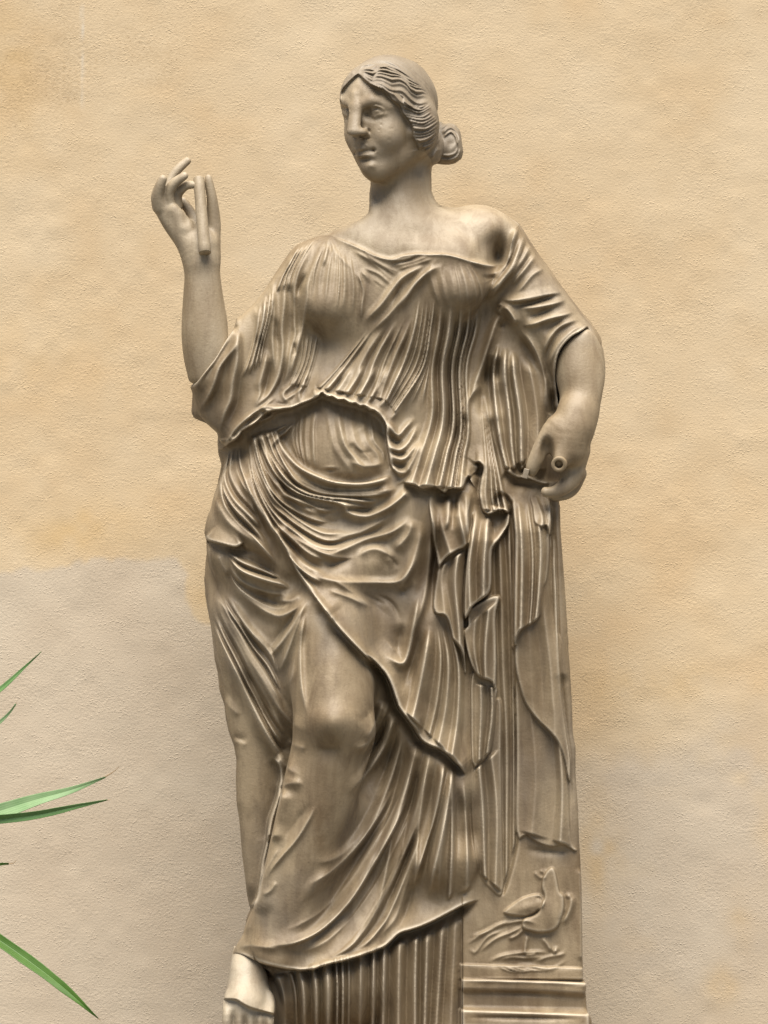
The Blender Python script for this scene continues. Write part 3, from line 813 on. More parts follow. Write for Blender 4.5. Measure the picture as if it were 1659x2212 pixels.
# ------------------------------------------------------------------ which part of the figure each cell of the chart belongs to
MANTLE, TUNIC, BODY, PILLAR, SKIRT, BIRD, HAIRP, BUNP = range(8)
LAB = np.zeros((HH, HW), np.uint8)
_Y = np.arange(HH)[:, None] + HV0 + .0; _X = np.arange(HW)[None] + HU0 + .0
def paint(poly, k):
    lo = np.maximum(np.floor(poly.min(0) - (HU0, HV0)).astype(int), 0); hi = np.ceil(poly.max(0) - (HU0, HV0)).astype(int) + 1
    m = inside(poly, _X[:, lo[0]:hi[0]], _Y[lo[1]:hi[1]])
    LAB[lo[1]:hi[1], lo[0]:hi[0]][m] = k
NECKLINE = T('D', '165,185 290,235 400,285 480,325 560,350 620,355 700,330 800,318 900,320 1000,320 1080,335 1200,370 1300,395 1380,402 1440,405 1470,350 1500,230 1530,130 1555,100')
paint(np.vstack([T('Z', '560,480'), spline(NECKLINE, 6), T('Z', '1340,470 1340,1010'),
    T('O', '1640,1100 1430,1050 1300,1010 1165,1340 1130,1310 1085,1290 1040,1295 985,1322 935,1332 900,1315 875,1275 858,1200 850,1130 855,1060 870,980 888,900 880,850 850,820 815,822 795,850 785,965 740,958 715,1010 690,1068 640,1082 590,1080 545,1085 510,1122 450,1085 410,1062 350,1072 290,1082 200,1042 115,1022 105,1000'),
    spline(T('F', '1530,850 1490,810 1440,750 1425,680 1408,600 1405,520 1400,450 1372,395 1330,355 1280,328 1200,296 1130,272 1050,252 980,225 930,212 900,235 830,268 770,290 700,318 600,333 520,355 440,425 340,490 300,542 250,575 200,612 170,660'), 6), T('Z', '380,1000 360,640')]), TUNIC)
paint(np.vstack([T('Z', '690,300'), T('Z', '700,508'), spline(NECKLINE, 6), T('Z', '1140,480 1100,300')]), BODY)
paint(np.vstack([T('G', '1330,570 1360,780 1372,950 1380,1300 1400,1600 1412,1866'), T('I', '1400,880 1432,1200 1425,1540 1475,1622 1425,1602 1370,1582 1290,1592 1200,1562 1120,1512 1055,1490'),
    T('K', '690,240 690,660 640,760 400,800 350,860 335,1400'), T('Z', '995,2330 1330,2330 1330,1060')]), PILLAR)
paint(np.vstack([spline(T('J', '330,1250 450,1300 560,1332 700,1357 850,1357 960,1322 1100,1290 1260,1240 1400,1180 1500,1092 1580,1066 1659,1040 1760,995 1882,930 1960,890'), 6), T('K', '350,860 335,1400'), T('Z', '995,2340 520,2340')]), SKIRT)
paint((T('K', '1075,470 1115,455 1140,520 1155,600 1170,660 1200,690 1205,800 1170,920 1120,980 1060,1010 960,1010 880,1050 720,1070 450,1190 375,1100 380,1030 560,980 700,830 780,760 880,700 990,670 1020,620 1030,540')), BIRD)
LAB_HEAD = np.full((HH, HW), BODY, np.uint8)
_keep = LAB; LAB = LAB_HEAD
paint(HAIR, HAIRP); paint(BUN, BUNP)
LAB_HEAD = LAB; LAB = _keep

# ------------------------------------------------------------------ rounded masses under the carving
class Block:
    """a block of stone sampled on a regular lattice; masses are merged into it, then its skin is taken off as a mesh"""
    def __init__(s, lo, hi, step):
        s.lo = np.array(lo, float); s.step = step
        s.n = (np.ceil((np.array(hi) - lo) / step)).astype(int) + 1
        s.F = np.full(s.n, 60.0, np.float32)
    def win(s, lo, hi):
        a = np.clip(np.floor((np.array(lo) - s.lo) / s.step).astype(int), 0, s.n - 1)
        b = np.clip(np.ceil((np.array(hi) - s.lo) / s.step).astype(int) + 1, 1, s.n)
        sl_ = tuple(slice(i, j) for i, j in zip(a, b))
        ax = [(s.lo[k] + s.step * np.arange(a[k], b[k])).astype(np.float32) for k in range(3)]
        return sl_, ax[0][:, None, None], ax[1][None, :, None], ax[2][None, None, :]
    def merge(s, sl_, d, k, cut=False):
        F = s.F[sl_]
        if cut:
            e = -d
            h = np.clip(k - np.abs(F - e), 0, None) / k
            F[...] = np.maximum(F, e) + h * h * k * .25
        else:
            h = np.clip(k - np.abs(F - d), 0, None) / k
            F[...] = np.minimum(F, d) - h * h * k * .25
    def egg(s, c, r, k=20, cut=False, yaw=0.0, roll=0.0):
        c = np.array(c, float); r = np.array(r, float); R = max(r) + 45
        sl_, X, Y, Z = s.win(c - R, c + R)
        x, y, z = X - c[0], Y - c[1], Z - c[2]
        if roll:
            ca, sa = math.cos(roll), math.sin(roll); x, y = x * ca + y * sa, -x * sa + y * ca
        if yaw:
            ca, sa = math.cos(yaw), math.sin(yaw); x, z = x * ca + z * sa, -x * sa + z * ca
        k0 = np.sqrt((x / r[0]) ** 2 + (y / r[1]) ** 2 + (z / r[2]) ** 2)
        k1 = np.sqrt((x / r[0] ** 2) ** 2 + (y / r[1] ** 2) ** 2 + (z / r[2] ** 2) ** 2)
        s.merge(sl_, np.where(k1 > 1e-9, k0 * (k0 - 1) / (k1 + 1e-9), -min(r)), k, cut)
    def limb(s, a, ra, b, rb, k=20, cut=False):
        a = np.array(a, float); b = np.array(b, float); R = max(ra, rb) + 45
        sl_, X, Y, Z = s.win(np.minimum(a, b) - R, np.maximum(a, b) + R)
        ab = b - a; l2 = ab @ ab + 1e-9
        t = np.clip(((X - a[0]) * ab[0] + (Y - a[1]) * ab[1] + (Z - a[2]) * ab[2]) / l2, 0, 1)
        d = np.sqrt((X - a[0] - t * ab[0]) ** 2 + (Y - a[1] - t * ab[1]) ** 2 + (Z - a[2] - t * ab[2]) ** 2) - (ra + (rb - ra) * t)
        s.merge(sl_, d, k, cut)
    def chain(s, pts, k=8):
        pv = np.array([list(p) + [r] for p, r in pts], float)
        if len(pv) > 2:                                   # rounded run through the joints
            c = np.arange(len(pv)); f = np.linspace(0, len(pv) - 1, 4 * (len(pv) - 1) + 1)
            e = np.vstack([2 * pv[0] - pv[1], pv, 2 * pv[-1] - pv[-2]]); i = np.minimum(f.astype(int), len(pv) - 2); u = (f - i)[:, None]
            a, b, c, d = e[i], e[i + 1], e[i + 2], e[i + 3]
            pv = .5 * (2 * b + (c - a) * u + (2 * a - 5 * b + 4 * c - d) * u * u + (3 * b - a - 3 * c + d) * u ** 3)
        pts = [(v[:3], v[3]) for v in pv]
        q = np.array([p for p, _ in pts], float); R = max(r for _, r in pts) + 45
        sl_, X, Y, Z = s.win(q.min(0) - R, q.max(0) + R)
        d = None
        for (a, ra), (b, rb) in zip(pts[:-1], pts[1:]):
            a = np.array(a, float); ab = np.array(b, float) - a; l2 = ab @ ab + 1e-9
            t = np.clip(((X - a[0]) * ab[0] + (Y - a[1]) * ab[1] + (Z - a[2]) * ab[2]) / l2, 0, 1)
            e = np.sqrt((X - a[0] - t * ab[0]) ** 2 + (Y - a[1] - t * ab[1]) ** 2 + (Z - a[2] - t * ab[2]) ** 2) - (ra + (rb - ra) * t)
            d = e if d is None else np.minimum(d, e)
        s.merge(sl_, d, k)
    def box(s, lo, hi, k=6):
        lo = np.array(lo, float); hi = np.array(hi, float); c = (lo + hi) / 2; h = (hi - lo) / 2
        sl_, X, Y, Z = s.win(lo - 40, hi + 40)
        qx, qy, qz = np.abs(X - c[0]) - h[0], np.abs(Y - c[1]) - h[1], np.abs(Z - c[2]) - h[2]
        d = np.sqrt(np.clip(qx, 0, None) ** 2 + np.clip(qy, 0, None) ** 2 + np.clip(qz, 0, None) ** 2) + np.minimum(np.maximum(qx, np.maximum(qy, qz)), 0)
        s.merge(sl_, d, k)
    def outline(s, poly, k=14, pad=None):
        """trim the block to a traced contour, after filling that contour with a rounded slab"""
        poly = np.asarray(poly)
        u = s.lo[0] + s.step * np.arange(s.n[0]); v = s.lo[1] + s.step * np.arange(s.n[1])
        d = np.full((s.n[0], s.n[1]), 1e9, np.float32); U = u[:, None]; V = v[None]
        p = np.vstack([poly, poly[:1]])
        for a, b in zip(p[:-1], p[1:]):
            e = b - a; t = np.clip(((U - a[0]) * e[0] + (V - a[1]) * e[1]) / (e @ e + 1e-9), 0, 1)
            d = np.minimum(d, np.hypot(U - a[0] - t * e[0], V - a[1] - t * e[1]))
        sd = np.where(inside(poly, U, V), d, -d).astype(np.float32)
        if pad:
            T_, c = pad
            th = T_ * np.sqrt(np.clip(1 - (1 - np.clip(sd, 0, T_) / T_) ** 2, 0, 1))
            Z = (s.lo[2] + s.step * np.arange(s.n[2])).astype(np.float32)
            for i in range(s.n[0]):
                dd = (np.abs(Z[None] - c) - th[i][:, None]) * .7
                dd = np.where(sd[i][:, None] < -4, 60, dd)
                F = s.F[i]; h = np.clip(20 - np.abs(F - dd), 0, None) / 20
                F[...] = np.minimum(F, dd) - h * h * 5
        for i in range(s.n[0]):
            e = -sd[i][:, None]; F = s.F[i]
            h = np.clip(k - np.abs(F - e), 0, None) / k
            F[...] = np.maximum(F, e) + h * h * k * .25
    def skin(s):
        F = s.F
        for ax in range(3):
            idx = [slice(None)] * 3
            for e in (0, -1):
                idx[ax] = e; F[tuple(idx)] = np.maximum(F[tuple(idx)], .5)
        S = F < 0
        n = s.n - 1
        cnt = np.zeros(n, np.uint8)
        for c in np.ndindex(2, 2, 2):
            cnt += S[c[0]:c[0] + n[0], c[1]:c[1] + n[1], c[2]:c[2] + n[2]]
        cells = np.argwhere((cnt > 0) & (cnt < 8))
        idm = np.full(n, -1, np.int32); idm[tuple(cells.T)] = np.arange(len(cells))
        P = np.zeros((len(cells), 3)); W = np.zeros(len(cells))
        cor = {c: F[cells[:, 0] + c[0], cells[:, 1] + c[1], cells[:, 2] + c[2]].astype(float) for c in np.ndindex(2, 2, 2)}
        for ax in range(3):
            for o in np.ndindex(2, 2):
                c0 = list(o); c0.insert(ax, 0); c1 = list(o); c1.insert(ax, 1)
                f0, f1 = cor[tuple(c0)], cor[tuple(c1)]
                m = (f0 < 0) != (f1 < 0)
                t = np.where(m, f0 / np.where(m, f0 - f1, 1), 0)
                q = np.array(c0, float)[None].repeat(len(cells), 0); q[:, ax] = t
                P[m] += q[m]; W[m] += 1
        P = s.lo + s.step * (cells + P / W[:, None])
        Q = []
        for ax in range(3):
            a1, a2 = (ax + 1) % 3, (ax + 2) % 3
            lo_ = [slice(None)] * 3; hi_ = [slice(None)] * 3
            lo_[ax] = slice(0, -1); hi_[ax] = slice(1, None)
            A_, B_ = S[tuple(lo_)], S[tuple(hi_)]
            e = np.argwhere(A_ != B_)
            ok = (e[:, a1] > 0) & (e[:, a2] > 0) & (e[:, a1] < s.n[a1] - 1) & (e[:, a2] < s.n[a2] - 1)
            e = e[ok]
            fl = A_[tuple(e.T)]
            def g(d1, d2):
                q = e.copy(); q[:, a1] += d1; q[:, a2] += d2
                return idm[tuple(q.T)]
            q = np.stack([g(-1, -1), g(0, -1), g(0, 0), g(-1, 0)], 1)
            q[~fl] = q[~fl][:, ::-1]
            Q.append(q)
        return P, np.vstack(Q)

def vnorm(P, Q):
    n = np.cross(P[Q[:, 2]] - P[Q[:, 0]], P[Q[:, 3]] - P[Q[:, 1]])
    N = np.zeros_like(P)
    for k in range(4):
        for c in range(3):
            N[:, c] += np.bincount(Q[:, k], n[:, c], len(P))
    return N / (np.linalg.norm(N, axis=1, keepdims=True) + 1e-12)

def relax(P, Q, it=2, f=.5):
    for _ in range(it):
        A = np.zeros_like(P); C = np.zeros(len(P))
        for k in range(4):
            for j in (1, 3):
                o = Q[:, (k + j) % 4]
                for c in range(3): A[:, c] += np.bincount(Q[:, k], P[o, c], len(P))
                C += np.bincount(Q[:, k], None, len(P))
        P = P * (1 - f) + f * A / np.maximum(C, 1)[:, None]
    return P

def refine(P, Q):
    me = bpy.data.meshes.new('tmp'); fill(me, P, Q)
    o = bpy.data.objects.new('tmp', me); sc.collection.objects.link(o)
    md = o.modifiers.new('s', 'SUBSURF'); md.levels = 1
    dg = bpy.context.evaluated_depsgraph_get(); m2 = o.evaluated_get(dg).to_mesh()
    V = np.empty(len(m2.vertices) * 3, np.float32); m2.vertices.foreach_get('co', V)
    L = np.empty(len(m2.loops), np.int32); m2.loops.foreach_get('vertex_index', L)
    V = V.reshape(-1, 3).astype(float); L = L.reshape(-1, 4).astype(np.int64)
    bpy.data.objects.remove(o); bpy.data.meshes.remove(me)
    return V, L

def fill(me, P, Q):
    me.vertices.add(len(P)); me.vertices.foreach_set('co', np.ascontiguousarray(P, np.float32).ravel())
    k = Q.shape[1]
    me.loops.add(k * len(Q)); me.loops.foreach_set('vertex_index', np.ascontiguousarray(Q, np.int32).ravel())
    me.polygons.add(len(Q)); me.polygons.foreach_set('loop_start', np.arange(0, k * len(Q), k, dtype=np.int32))
    me.polygons.foreach_set('use_smooth', np.ones(len(Q), bool))
    me.update(calc_edges=True)

def relief(P, Q, img):
    """carve the chart into the front of a skin"""
    N = vnorm(P, Q)
    w = sstep(.04, .34, N[:, 2])
    P = P.copy(); P[:, 2] += w * chart(img, P[:, 0], P[:, 1])
    return P

# exposed crests are rubbed and rain-washed paler than the brown skin of the stone
_b = smooth2(H, 40)
WEAR = np.clip((H - _b - .3) / 7.0, 0, 1)
def link(name, P, Q, mat, parent=None, UV=None):
    me = bpy.data.meshes.new(name)
    used = np.unique(Q); rm = np.full(len(P), -1, np.int64); rm[used] = np.arange(len(used))
    fill(me, P[used], rm[Q])
    me.materials.append(mat)
    o = bpy.data.objects.new(name, me)
    sc.collection.objects.link(o)
    if parent: o.parent = parent
    if UV is not None:
        w = chart(WEAR, UV[used, 0], UV[used, 1])
        at = me.attributes.new('wear', 'FLOAT', 'POINT'); at.data.foreach_set('value', w.astype(np.float32))
    return o

# ------------------------------------------------------------------ materials
def mat(name):
    m = bpy.data.materials.new(name); m.use_nodes = True
    nt = m.node_tree
    return m, nt, nt.nodes['Principled BSDF'], nt.nodes.new, nt.links.new

def ramp(nt, src, stops):
    r = nt.nodes.new('ShaderNodeValToRGB')
    while len(r.color_ramp.elements) < len(stops): r.color_ramp.elements.new(.5)
    for e, (p, c) in zip(r.color_ramp.elements, stops):
        e.position = p; e.color = (*c, 1) if len(c) == 3 else c
    nt.links.new(src, r.inputs[0])
    return r.outputs[0]

def noise(nt, scale, detail=4, rough=.55, stretch=None, dist=0.0):
    tc = nt.nodes.new('ShaderNodeTexCoord'); mp = nt.nodes.new('ShaderNodeMapping')
    nt.links.new(tc.outputs['Object'], mp.inputs[0])
    if stretch: mp.inputs['Scale'].default_value = stretch
    n = nt.nodes.new('ShaderNodeTexNoise')
    n.inputs['Scale'].default_value = scale; n.inputs['Detail'].default_value = detail
    n.inputs['Roughness'].default_value = rough; n.inputs['Distortion'].default_value = dist
    nt.links.new(mp.outputs[0], n.inputs['Vector'])
    return n.outputs[0]

def mix(nt, fac, a, b, mode='MIX'):
    m = nt.nodes.new('ShaderNodeMix'); m.data_type = 'RGBA'; m.blend_type = mode
    for sock, v in ((m.inputs[0], fac), (m.inputs[6], a), (m.inputs[7], b)):
        if hasattr(v, 'links') or hasattr(v, 'is_linked'): nt.links.new(v, sock)
        elif isinstance(v, (int, float)): sock.default_value = v
        else: sock.default_value = (*v, 1)
    return m.outputs[2]

def stone(name, light, mid, brown, grey, worn=None):
    m, nt, bs, new, ln = mat(name)
    n1 = noise(nt, 5.5, 6, .6, (1, 1, .55), .6)
    n2 = noise(nt, 26, 5, .65, (1, 1, .22), .4)
    n3 = noise(nt, 3.1, 4, .55, (1, 1, .8), .3)
    n4 = noise(nt, 160, 3, .6)
    c = ramp(nt, n1, [(.38, mid), (.62, light)])
    c = mix(nt, ramp(nt, n2, [(.46, (0, 0, 0)), (.72, (.55, .55, .55))]), c, brown)
    c = mix(nt, ramp(nt, n3, [(.52, (0, 0, 0)), (.75, (.6, .6, .6))]), c, grey)
    c = mix(nt, ramp(nt, n4, [(.66, (0, 0, 0)), (.8, (.5, .5, .5))]), c, brown)
    if worn:
        wa = new('ShaderNodeAttribute'); wa.attribute_name = 'wear'
        wm = new('ShaderNodeMath'); wm.operation = 'MULTIPLY'; ln(wa.outputs['Fac'], wm.inputs[0])
        ln(ramp(nt, noise(nt, 14, 5, .65, (1, 1, .4), .5), [(.28, (.35, .35, .35)), (.6, (.95, .95, .95))]), wm.inputs[1])
        c = mix(nt, wm.outputs[0], c, worn)
    ln(c, bs.inputs['Base Color'])
    rr = ramp(nt, n2, [(.3, (.5, .5, .5)), (.7, (.66, .66, .66))])
    ln(rr, bs.inputs['Roughness'])
    bs.inputs['Specular IOR Level'].default_value = .36
    b = new('ShaderNodeBump'); b.inputs['Strength'].default_value = .5; b.inputs['Distance'].default_value = .0014
    ln(n4, b.inputs['Height'])
    b2 = new('ShaderNodeBump'); b2.inputs['Strength'].default_value = .4; b2.inputs['Distance'].default_value = .003
    ln(n2, b2.inputs['Height']); ln(b.outputs[0], b2.inputs['Normal'])
    ln(b2.outputs[0], bs.inputs['Normal'])
    return m
STONE = stone('weathered_stone', (.235, .178, .107), (.122, .082, .042), (.058, .033, .014), (.165, .14, .108), (.385, .322, .236))
STONE_SKIN = stone('smooth_stone', (.285, .227, .15), (.195, .143, .082), (.095, .057, .026), (.23, .20, .163))
STONE_HAIR = stone('grey_stone', (0.1922, 0.155, 0.1085), (0.1488, 0.1147, 0.0744), (0.0868, 0.0558, 0.0279), (0.186, 0.1643, 0.1395))
STONE_PALE = stone('pale_stone', (.30, .25, .175), (.24, .19, .125), (.14, .09, .045), (.26, .23, .19))

# ------------------------------------------------------------------ wall of ochre plaster
WALL_Y = .58
def wall_grid():
    xs = np.r_[np.linspace(-4.5, -1.2, 12)[:-1], np.arange(-1.2, 1.2, .006), np.linspace(1.2, 4.5, 12)]
    zs = np.r_[np.linspace(0, .0, 1), np.linspace(.02, .25, 6)[:-1], np.arange(.25, 3.1, .006), np.linspace(3.1, 5.5, 10)]
    X, Z = np.meshgrid(xs, zs)
    P = np.stack([X.ravel(), np.full(X.size, WALL_Y), Z.ravel()], 1)
    nx, nz = len(xs), len(zs)
    i = np.arange(nx * nz).reshape(nz, nx)
    Q = np.stack([i[:-1, :-1].ravel(), i[:-1, 1:].ravel(), i[1:, 1:].ravel(), i[1:, :-1].ravel()], 1)
    return P, Q, X, Z
P, Q, X, Z = wall_grid()
U, V_ = survey(P); U = U.reshape(X.shape); V_ = V_.reshape(X.shape)
def vn(scale, seed):
    """smooth noise over the wall in drawing units"""
    g = np.random.default_rng(seed).normal(0, 1, (160, 160))
    x = np.clip(U / scale + 60, 0, 158.9); y = np.clip(V_ / scale + 40, 0, 158.9)
    ix, iy = x.astype(int), y.astype(int); fx, fy = sstep(0, 1, x - ix), sstep(0, 1, y - iy)
    return g[iy, ix] * (1 - fx) * (1 - fy) + g[iy, ix + 1] * fx * (1 - fy) + g[iy + 1, ix] * (1 - fx) * fy + g[iy + 1, ix + 1] * fx * fy
def polydist(poly):
    p = np.vstack([poly, poly[:1]]); d = np.full(U.shape, 1e9)
    for a, b in zip(p[:-1], p[1:]):
        e = b - a; t = np.clip(((U - a[0]) * e[0] + (V_ - a[1]) * e[1]) / (e @ e + 1e-9), 0, 1)
        d = np.minimum(d, np.hypot(U - a[0] - t * e[0], V_ - a[1] - t * e[1]))
    return np.where(inside(poly, U, V_), d, -d)
jit = vn(11, 1) * 2.2 + vn(27, 2) * 3.2
# the greyer repainted field at the lower left, with a brushed edge
field = T('Z', '-900,1250 -200,1240 0,1237 60,1228 105,1230 150,1222 170,1208 185,1210 200,1203 300,1208 385,1204 398,1240 405,1300 412,1330 428,1346 470,1350 700,1360 760,2000 800,3200 -900,3200')
grey = sstep(-8, 8, polydist(field) + jit) * .97
clouds = sstep(1500, 1900, V_ + vn(120, 3) * 80) * sstep(900, 1100, U) * .55
for (cu, cv, ru, rv, k) in ((1380, 1680, 90, 70, .5), (1590, 1700, 90, 190, .6), (1420, 1790, 150, 60, .3), (1480, 2000, 160, 160, .4), (1530, 1640, 60, 60, .4)):
    clouds += k * np.exp(-(((U - cu) / ru) ** 2 + ((V_ - cv) / rv) ** 2)) * (1 + .35 * vn(40, int(cu)))
grey = np.clip(grey + np.clip(clouds * 1.25, 0, 1) * (U > 800), 0, 1)
rust = np.zeros_like(U)
for (cu, cv, ru, rv, k) in ((150, 1160, 110, 45, .5), (240, 1120, 140, 50, .2), (430, 1290, 30, 70, .3), (1560, 2130, 34, 46, .5), (1600, 1990, 30, 60, .25), (1290, 1850, 45, 110, .45), (1320, 1480, 90, 60, .25), (1480, 1480, 80, 50, .3), (120, 760, 220, 120, .14), (20, 150, 60, 160, .4)):
    rust += k * np.exp(-(((U - cu) / ru) ** 2 + ((V_ - cv) / rv) ** 2)) * (1 + .4 * vn(30, int(cu + cv)))
rust *= np.where(V_ < 1420, 1 - grey * .9, 1)
grime = np.zeros_like(U)
for (cu, cv, ru, rv, k) in ((100, 120, 150, 130, .8), (330, 90, 90, 90, .5), (60, 200, 90, 90, .5), (520, 60, 70, 60, .35), (345, 140, 60, 60, .4), (560, 250, 60, 60, .2), (240, 440, 260, 160, .25), (860, 60, 60, 50, .35), (1450, 480, 280, 300, .22), (1560, 60, 120, 100, .3)):
    grime += k * np.exp(-(((U - cu) / ru) ** 2 + ((V_ - cv) / rv) ** 2)) * (1 + .3 * vn(35, int(cu + 7)))
drip = np.exp(-((U - 179 - vn(30, 8)) / 3.2) ** 2) * sstep(-20, 20, V_) * sstep(330, 120, V_) * np.clip(.2 + .25 * vn(16, 9), 0, .5)
soft = vn(210, 11) * .5 + vn(90, 12) * .35 + vn(40, 13) * .2

relief_w = (noise2(X.shape[0], X.shape[1], 18, 21) * .0006 + noise2(X.shape[0], X.shape[1], 6, 22) * .0003) * (np.abs(X) < 1.2)
P[:, 1] -= relief_w.ravel()
m_wall, nt, bs, new, ln = mat('ochre_plaster')
wall = link('wall', P, Q, m_wall)
ca = wall.data.color_attributes.new('paint', 'FLOAT_COLOR', 'POINT')
ca.data.foreach_set('color', np.stack([grey, np.clip(rust, 0, 1), np.clip(grime, 0, 1), np.clip(drip, 0, 1)], -1).reshape(-1, 4).astype(np.float32).ravel())
cb = wall.data.color_attributes.new('tone', 'FLOAT_COLOR', 'POINT')
cb.data.foreach_set('color', np.stack([soft * .25 + .5] * 3 + [np.ones_like(soft)], -1).reshape(-1, 4).astype(np.float32).ravel())
at = new('ShaderNodeAttribute'); at.attribute_name = 'paint'
sp = new('ShaderNodeSeparateColor'); ln(at.outputs['Color'], sp.inputs[0])
at2 = new('ShaderNodeAttribute'); at2.attribute_name = 'tone'
fine = noise(nt, 150, 4, .6, (1, 1, 1.5), .5)
mid_ = noise(nt, 110, 4, .62, (1, 1, 1.25), .3)
big = noise(nt, 4.0, 4, .55)
ochre = ramp(nt, at2.outputs['Color'], [(.25, (0.42, 0.308, 0.182)), (.5, (0.432, 0.33, 0.206)), (.8, (0.448, 0.352, 0.23))])
greyc = ramp(nt, at2.outputs['Color'], [(.25, (0.372, 0.302, 0.22)), (.75, (0.404, 0.336, 0.25))])
c = mix(nt, sp.outputs[0], ochre, greyc)
c = mix(nt, sp.outputs[1], c, (0.4154, 0.2852, 0.1364))
# dirt caught in the pits of the rough coat
vor = new('ShaderNodeTexVoronoi'); vor.inputs['Scale'].default_value = 95; vor.inputs['Randomness'].default_value = 1
tc = new('ShaderNodeTexCoord'); mp = new('ShaderNodeMapping'); mp.inputs['Scale'].default_value = (1, 1, 1.35)
ln(tc.outputs['Object'], mp.inputs[0]); ln(mp.outputs[0], vor.inputs['Vector'])
pit = ramp(nt, vor.outputs['Distance'], [(.07, (1, 1, 1)), (.22, (0, 0, 0))])
gate = ramp(nt, noise(nt, 60, 3, .6), [(.48, (0, 0, 0)), (.62, (1, 1, 1))])
mu = new('ShaderNodeMath'); mu.operation = 'MULTIPLY'; ln(pit, mu.inputs[0]); ln(gate, mu.inputs[1])
gm = new('ShaderNodeMath'); gm.operation = 'MULTIPLY_ADD'; ln(sp.outputs[2], gm.inputs[0]); gm.inputs[1].default_value = 1.0; gm.inputs[2].default_value = .28
mu2 = new('ShaderNodeMath'); mu2.operation = 'MULTIPLY'; ln(mu.outputs[0], mu2.inputs[0]); ln(gm.outputs[0], mu2.inputs[1])
c = mix(nt, mu2.outputs[0], c, (0.1674, 0.1054, 0.0527))
g3 = new('ShaderNodeMath'); g3.operation = 'MULTIPLY'; ln(sp.outputs[2], g3.inputs[0])
ln(ramp(nt, mid_, [(.4, (0, 0, 0)), (.75, (.55, .55, .55))]), g3.inputs[1])
c = mix(nt, g3.outputs[0], c, (0.2604, 0.1798, 0.093))
c = mix(nt, at.outputs['Alpha'], c, (0.465, 0.434, 0.372))
ln(c, bs.inputs['Base Color'])
bs.inputs['Roughness'].default_value = .92; bs.inputs['Specular IOR Level'].default_value = .15
vary = ramp(nt, noise(nt, 7, 4, .6, (1, 1, 1.6), .8), [(.36, (.12, .12, .12)), (.62, (.85, .85, .85))])
trowel = noise(nt, 34, 5, .65, (.35, 1, 1.9), 1.2)
b0 = new('ShaderNodeBump'); b0.inputs['Strength'].default_value = .07; b0.inputs['Distance'].default_value = .003; ln(trowel, b0.inputs['Height'])
b1 = new('ShaderNodeBump'); b1.inputs['Strength'].default_value = .3; b1.inputs['Distance'].default_value = .0018; ln(mid_, b1.inputs['Height']); ln(vary, b1.inputs['Strength']); ln(b0.outputs[0], b1.inputs['Normal'])
b2 = new('ShaderNodeBump'); b2.inputs['Strength'].default_value = .45; b2.inputs['Distance'].default_value = .0016; ln(fine, b2.inputs['Height']); ln(b1.outputs[0], b2.inputs['Normal'])
v2 = new('ShaderNodeTexVoronoi'); v2.inputs['Scale'].default_value = 150; ln(mp.outputs[0], v2.inputs['Vector'])
b3 = new('ShaderNodeBump'); b3.inputs['Strength'].default_value = .5; b3.inputs['Distance'].default_value = .0022
gr = new('ShaderNodeMath'); gr.operation = 'MULTIPLY'
ln(ramp(nt, v2.outputs['Distance'], [(.05, (1, 1, 1)), (.42, (0, 0, 0))]), gr.inputs[0])
ln(ramp(nt, noise(nt, 22, 5, .7, (1, 1, 1.3)), [(.47, (0, 0, 0)), (.66, (1, 1, 1))]), gr.inputs[1])
ln(gr.outputs[0], b3.inputs['Height']); ln(b2.outputs[0], b3.inputs['Normal'])
ln(b3.outputs[0], bs.inputs['Normal'])
wall['label'] = 'ochre plastered wall with a greyer repainted patch, standing behind the statue'
wall['category'] = 'wall'

# ------------------------------------------------------------------ ground
m_g, nt, bs, new, ln = mat('paving_stone')
ln(ramp(nt, noise(nt, 6, 5), [(.3, (.09, .085, .07)), (.7, (.15, .14, .115))]), bs.inputs['Base Color']); bs.inputs['Roughness'].default_value = .9
gp = np.array([[-12., -14, 0], [12, -14, 0], [12, WALL_Y + .004, 0], [-12, WALL_Y + .004, 0]])
ground = link('ground', gp, np.array([[0, 1, 2, 3]]), m_g)
ground['kind'] = 'structure'

# ------------------------------------------------------------------ the statue
BASE = np.array([.0, .0, .0])
statue = bpy.data.objects.new('statue', None); sc.collection.objects.link(statue)
statue.location = BASE
statue['label'] = 'weathered stone statue of a draped woman leaning on a pillar and raising one hand'
statue['category'] = 'statue'

bd = Block((340, 395, -130), (1300, 2336, 250), 4.0)
# trunk
def upper_trunk(b):
    b.egg((845, 640, -15), (190, 230, 112)); b.egg((880, 560, -5), (165, 105, 88))
    b.limb((860, 522, -15), 68, (682, 578, -10), 66); b.limb((905, 517, -20), 68, (1050, 528, -20), 84)
    b.limb((866, 340, -34), 66, (870, 510, -30), 74, 26)
upper_trunk(bd)

bd.egg((800, 880, -5), (185, 190, 100)); bd.egg((690, 1120, -5), (240, 200, 112))
bd.egg((560, 1150, 20), (125, 150, 95)); bd.egg((875, 1110, 15), (160, 220, 105)); bd.egg((600, 800, -15), (110, 210, 85))
bd.egg((765, 975, 48), (118, 130, 72), 30)
bd.egg((714, 630, 60), (70, 80, 44), 50); bd.egg((982, 598, 64), (78, 84, 48), 50)
bd.egg((708, 658, 90), (30, 26, 20), 34); bd.egg((994, 624, 98), (32, 28, 22), 34)
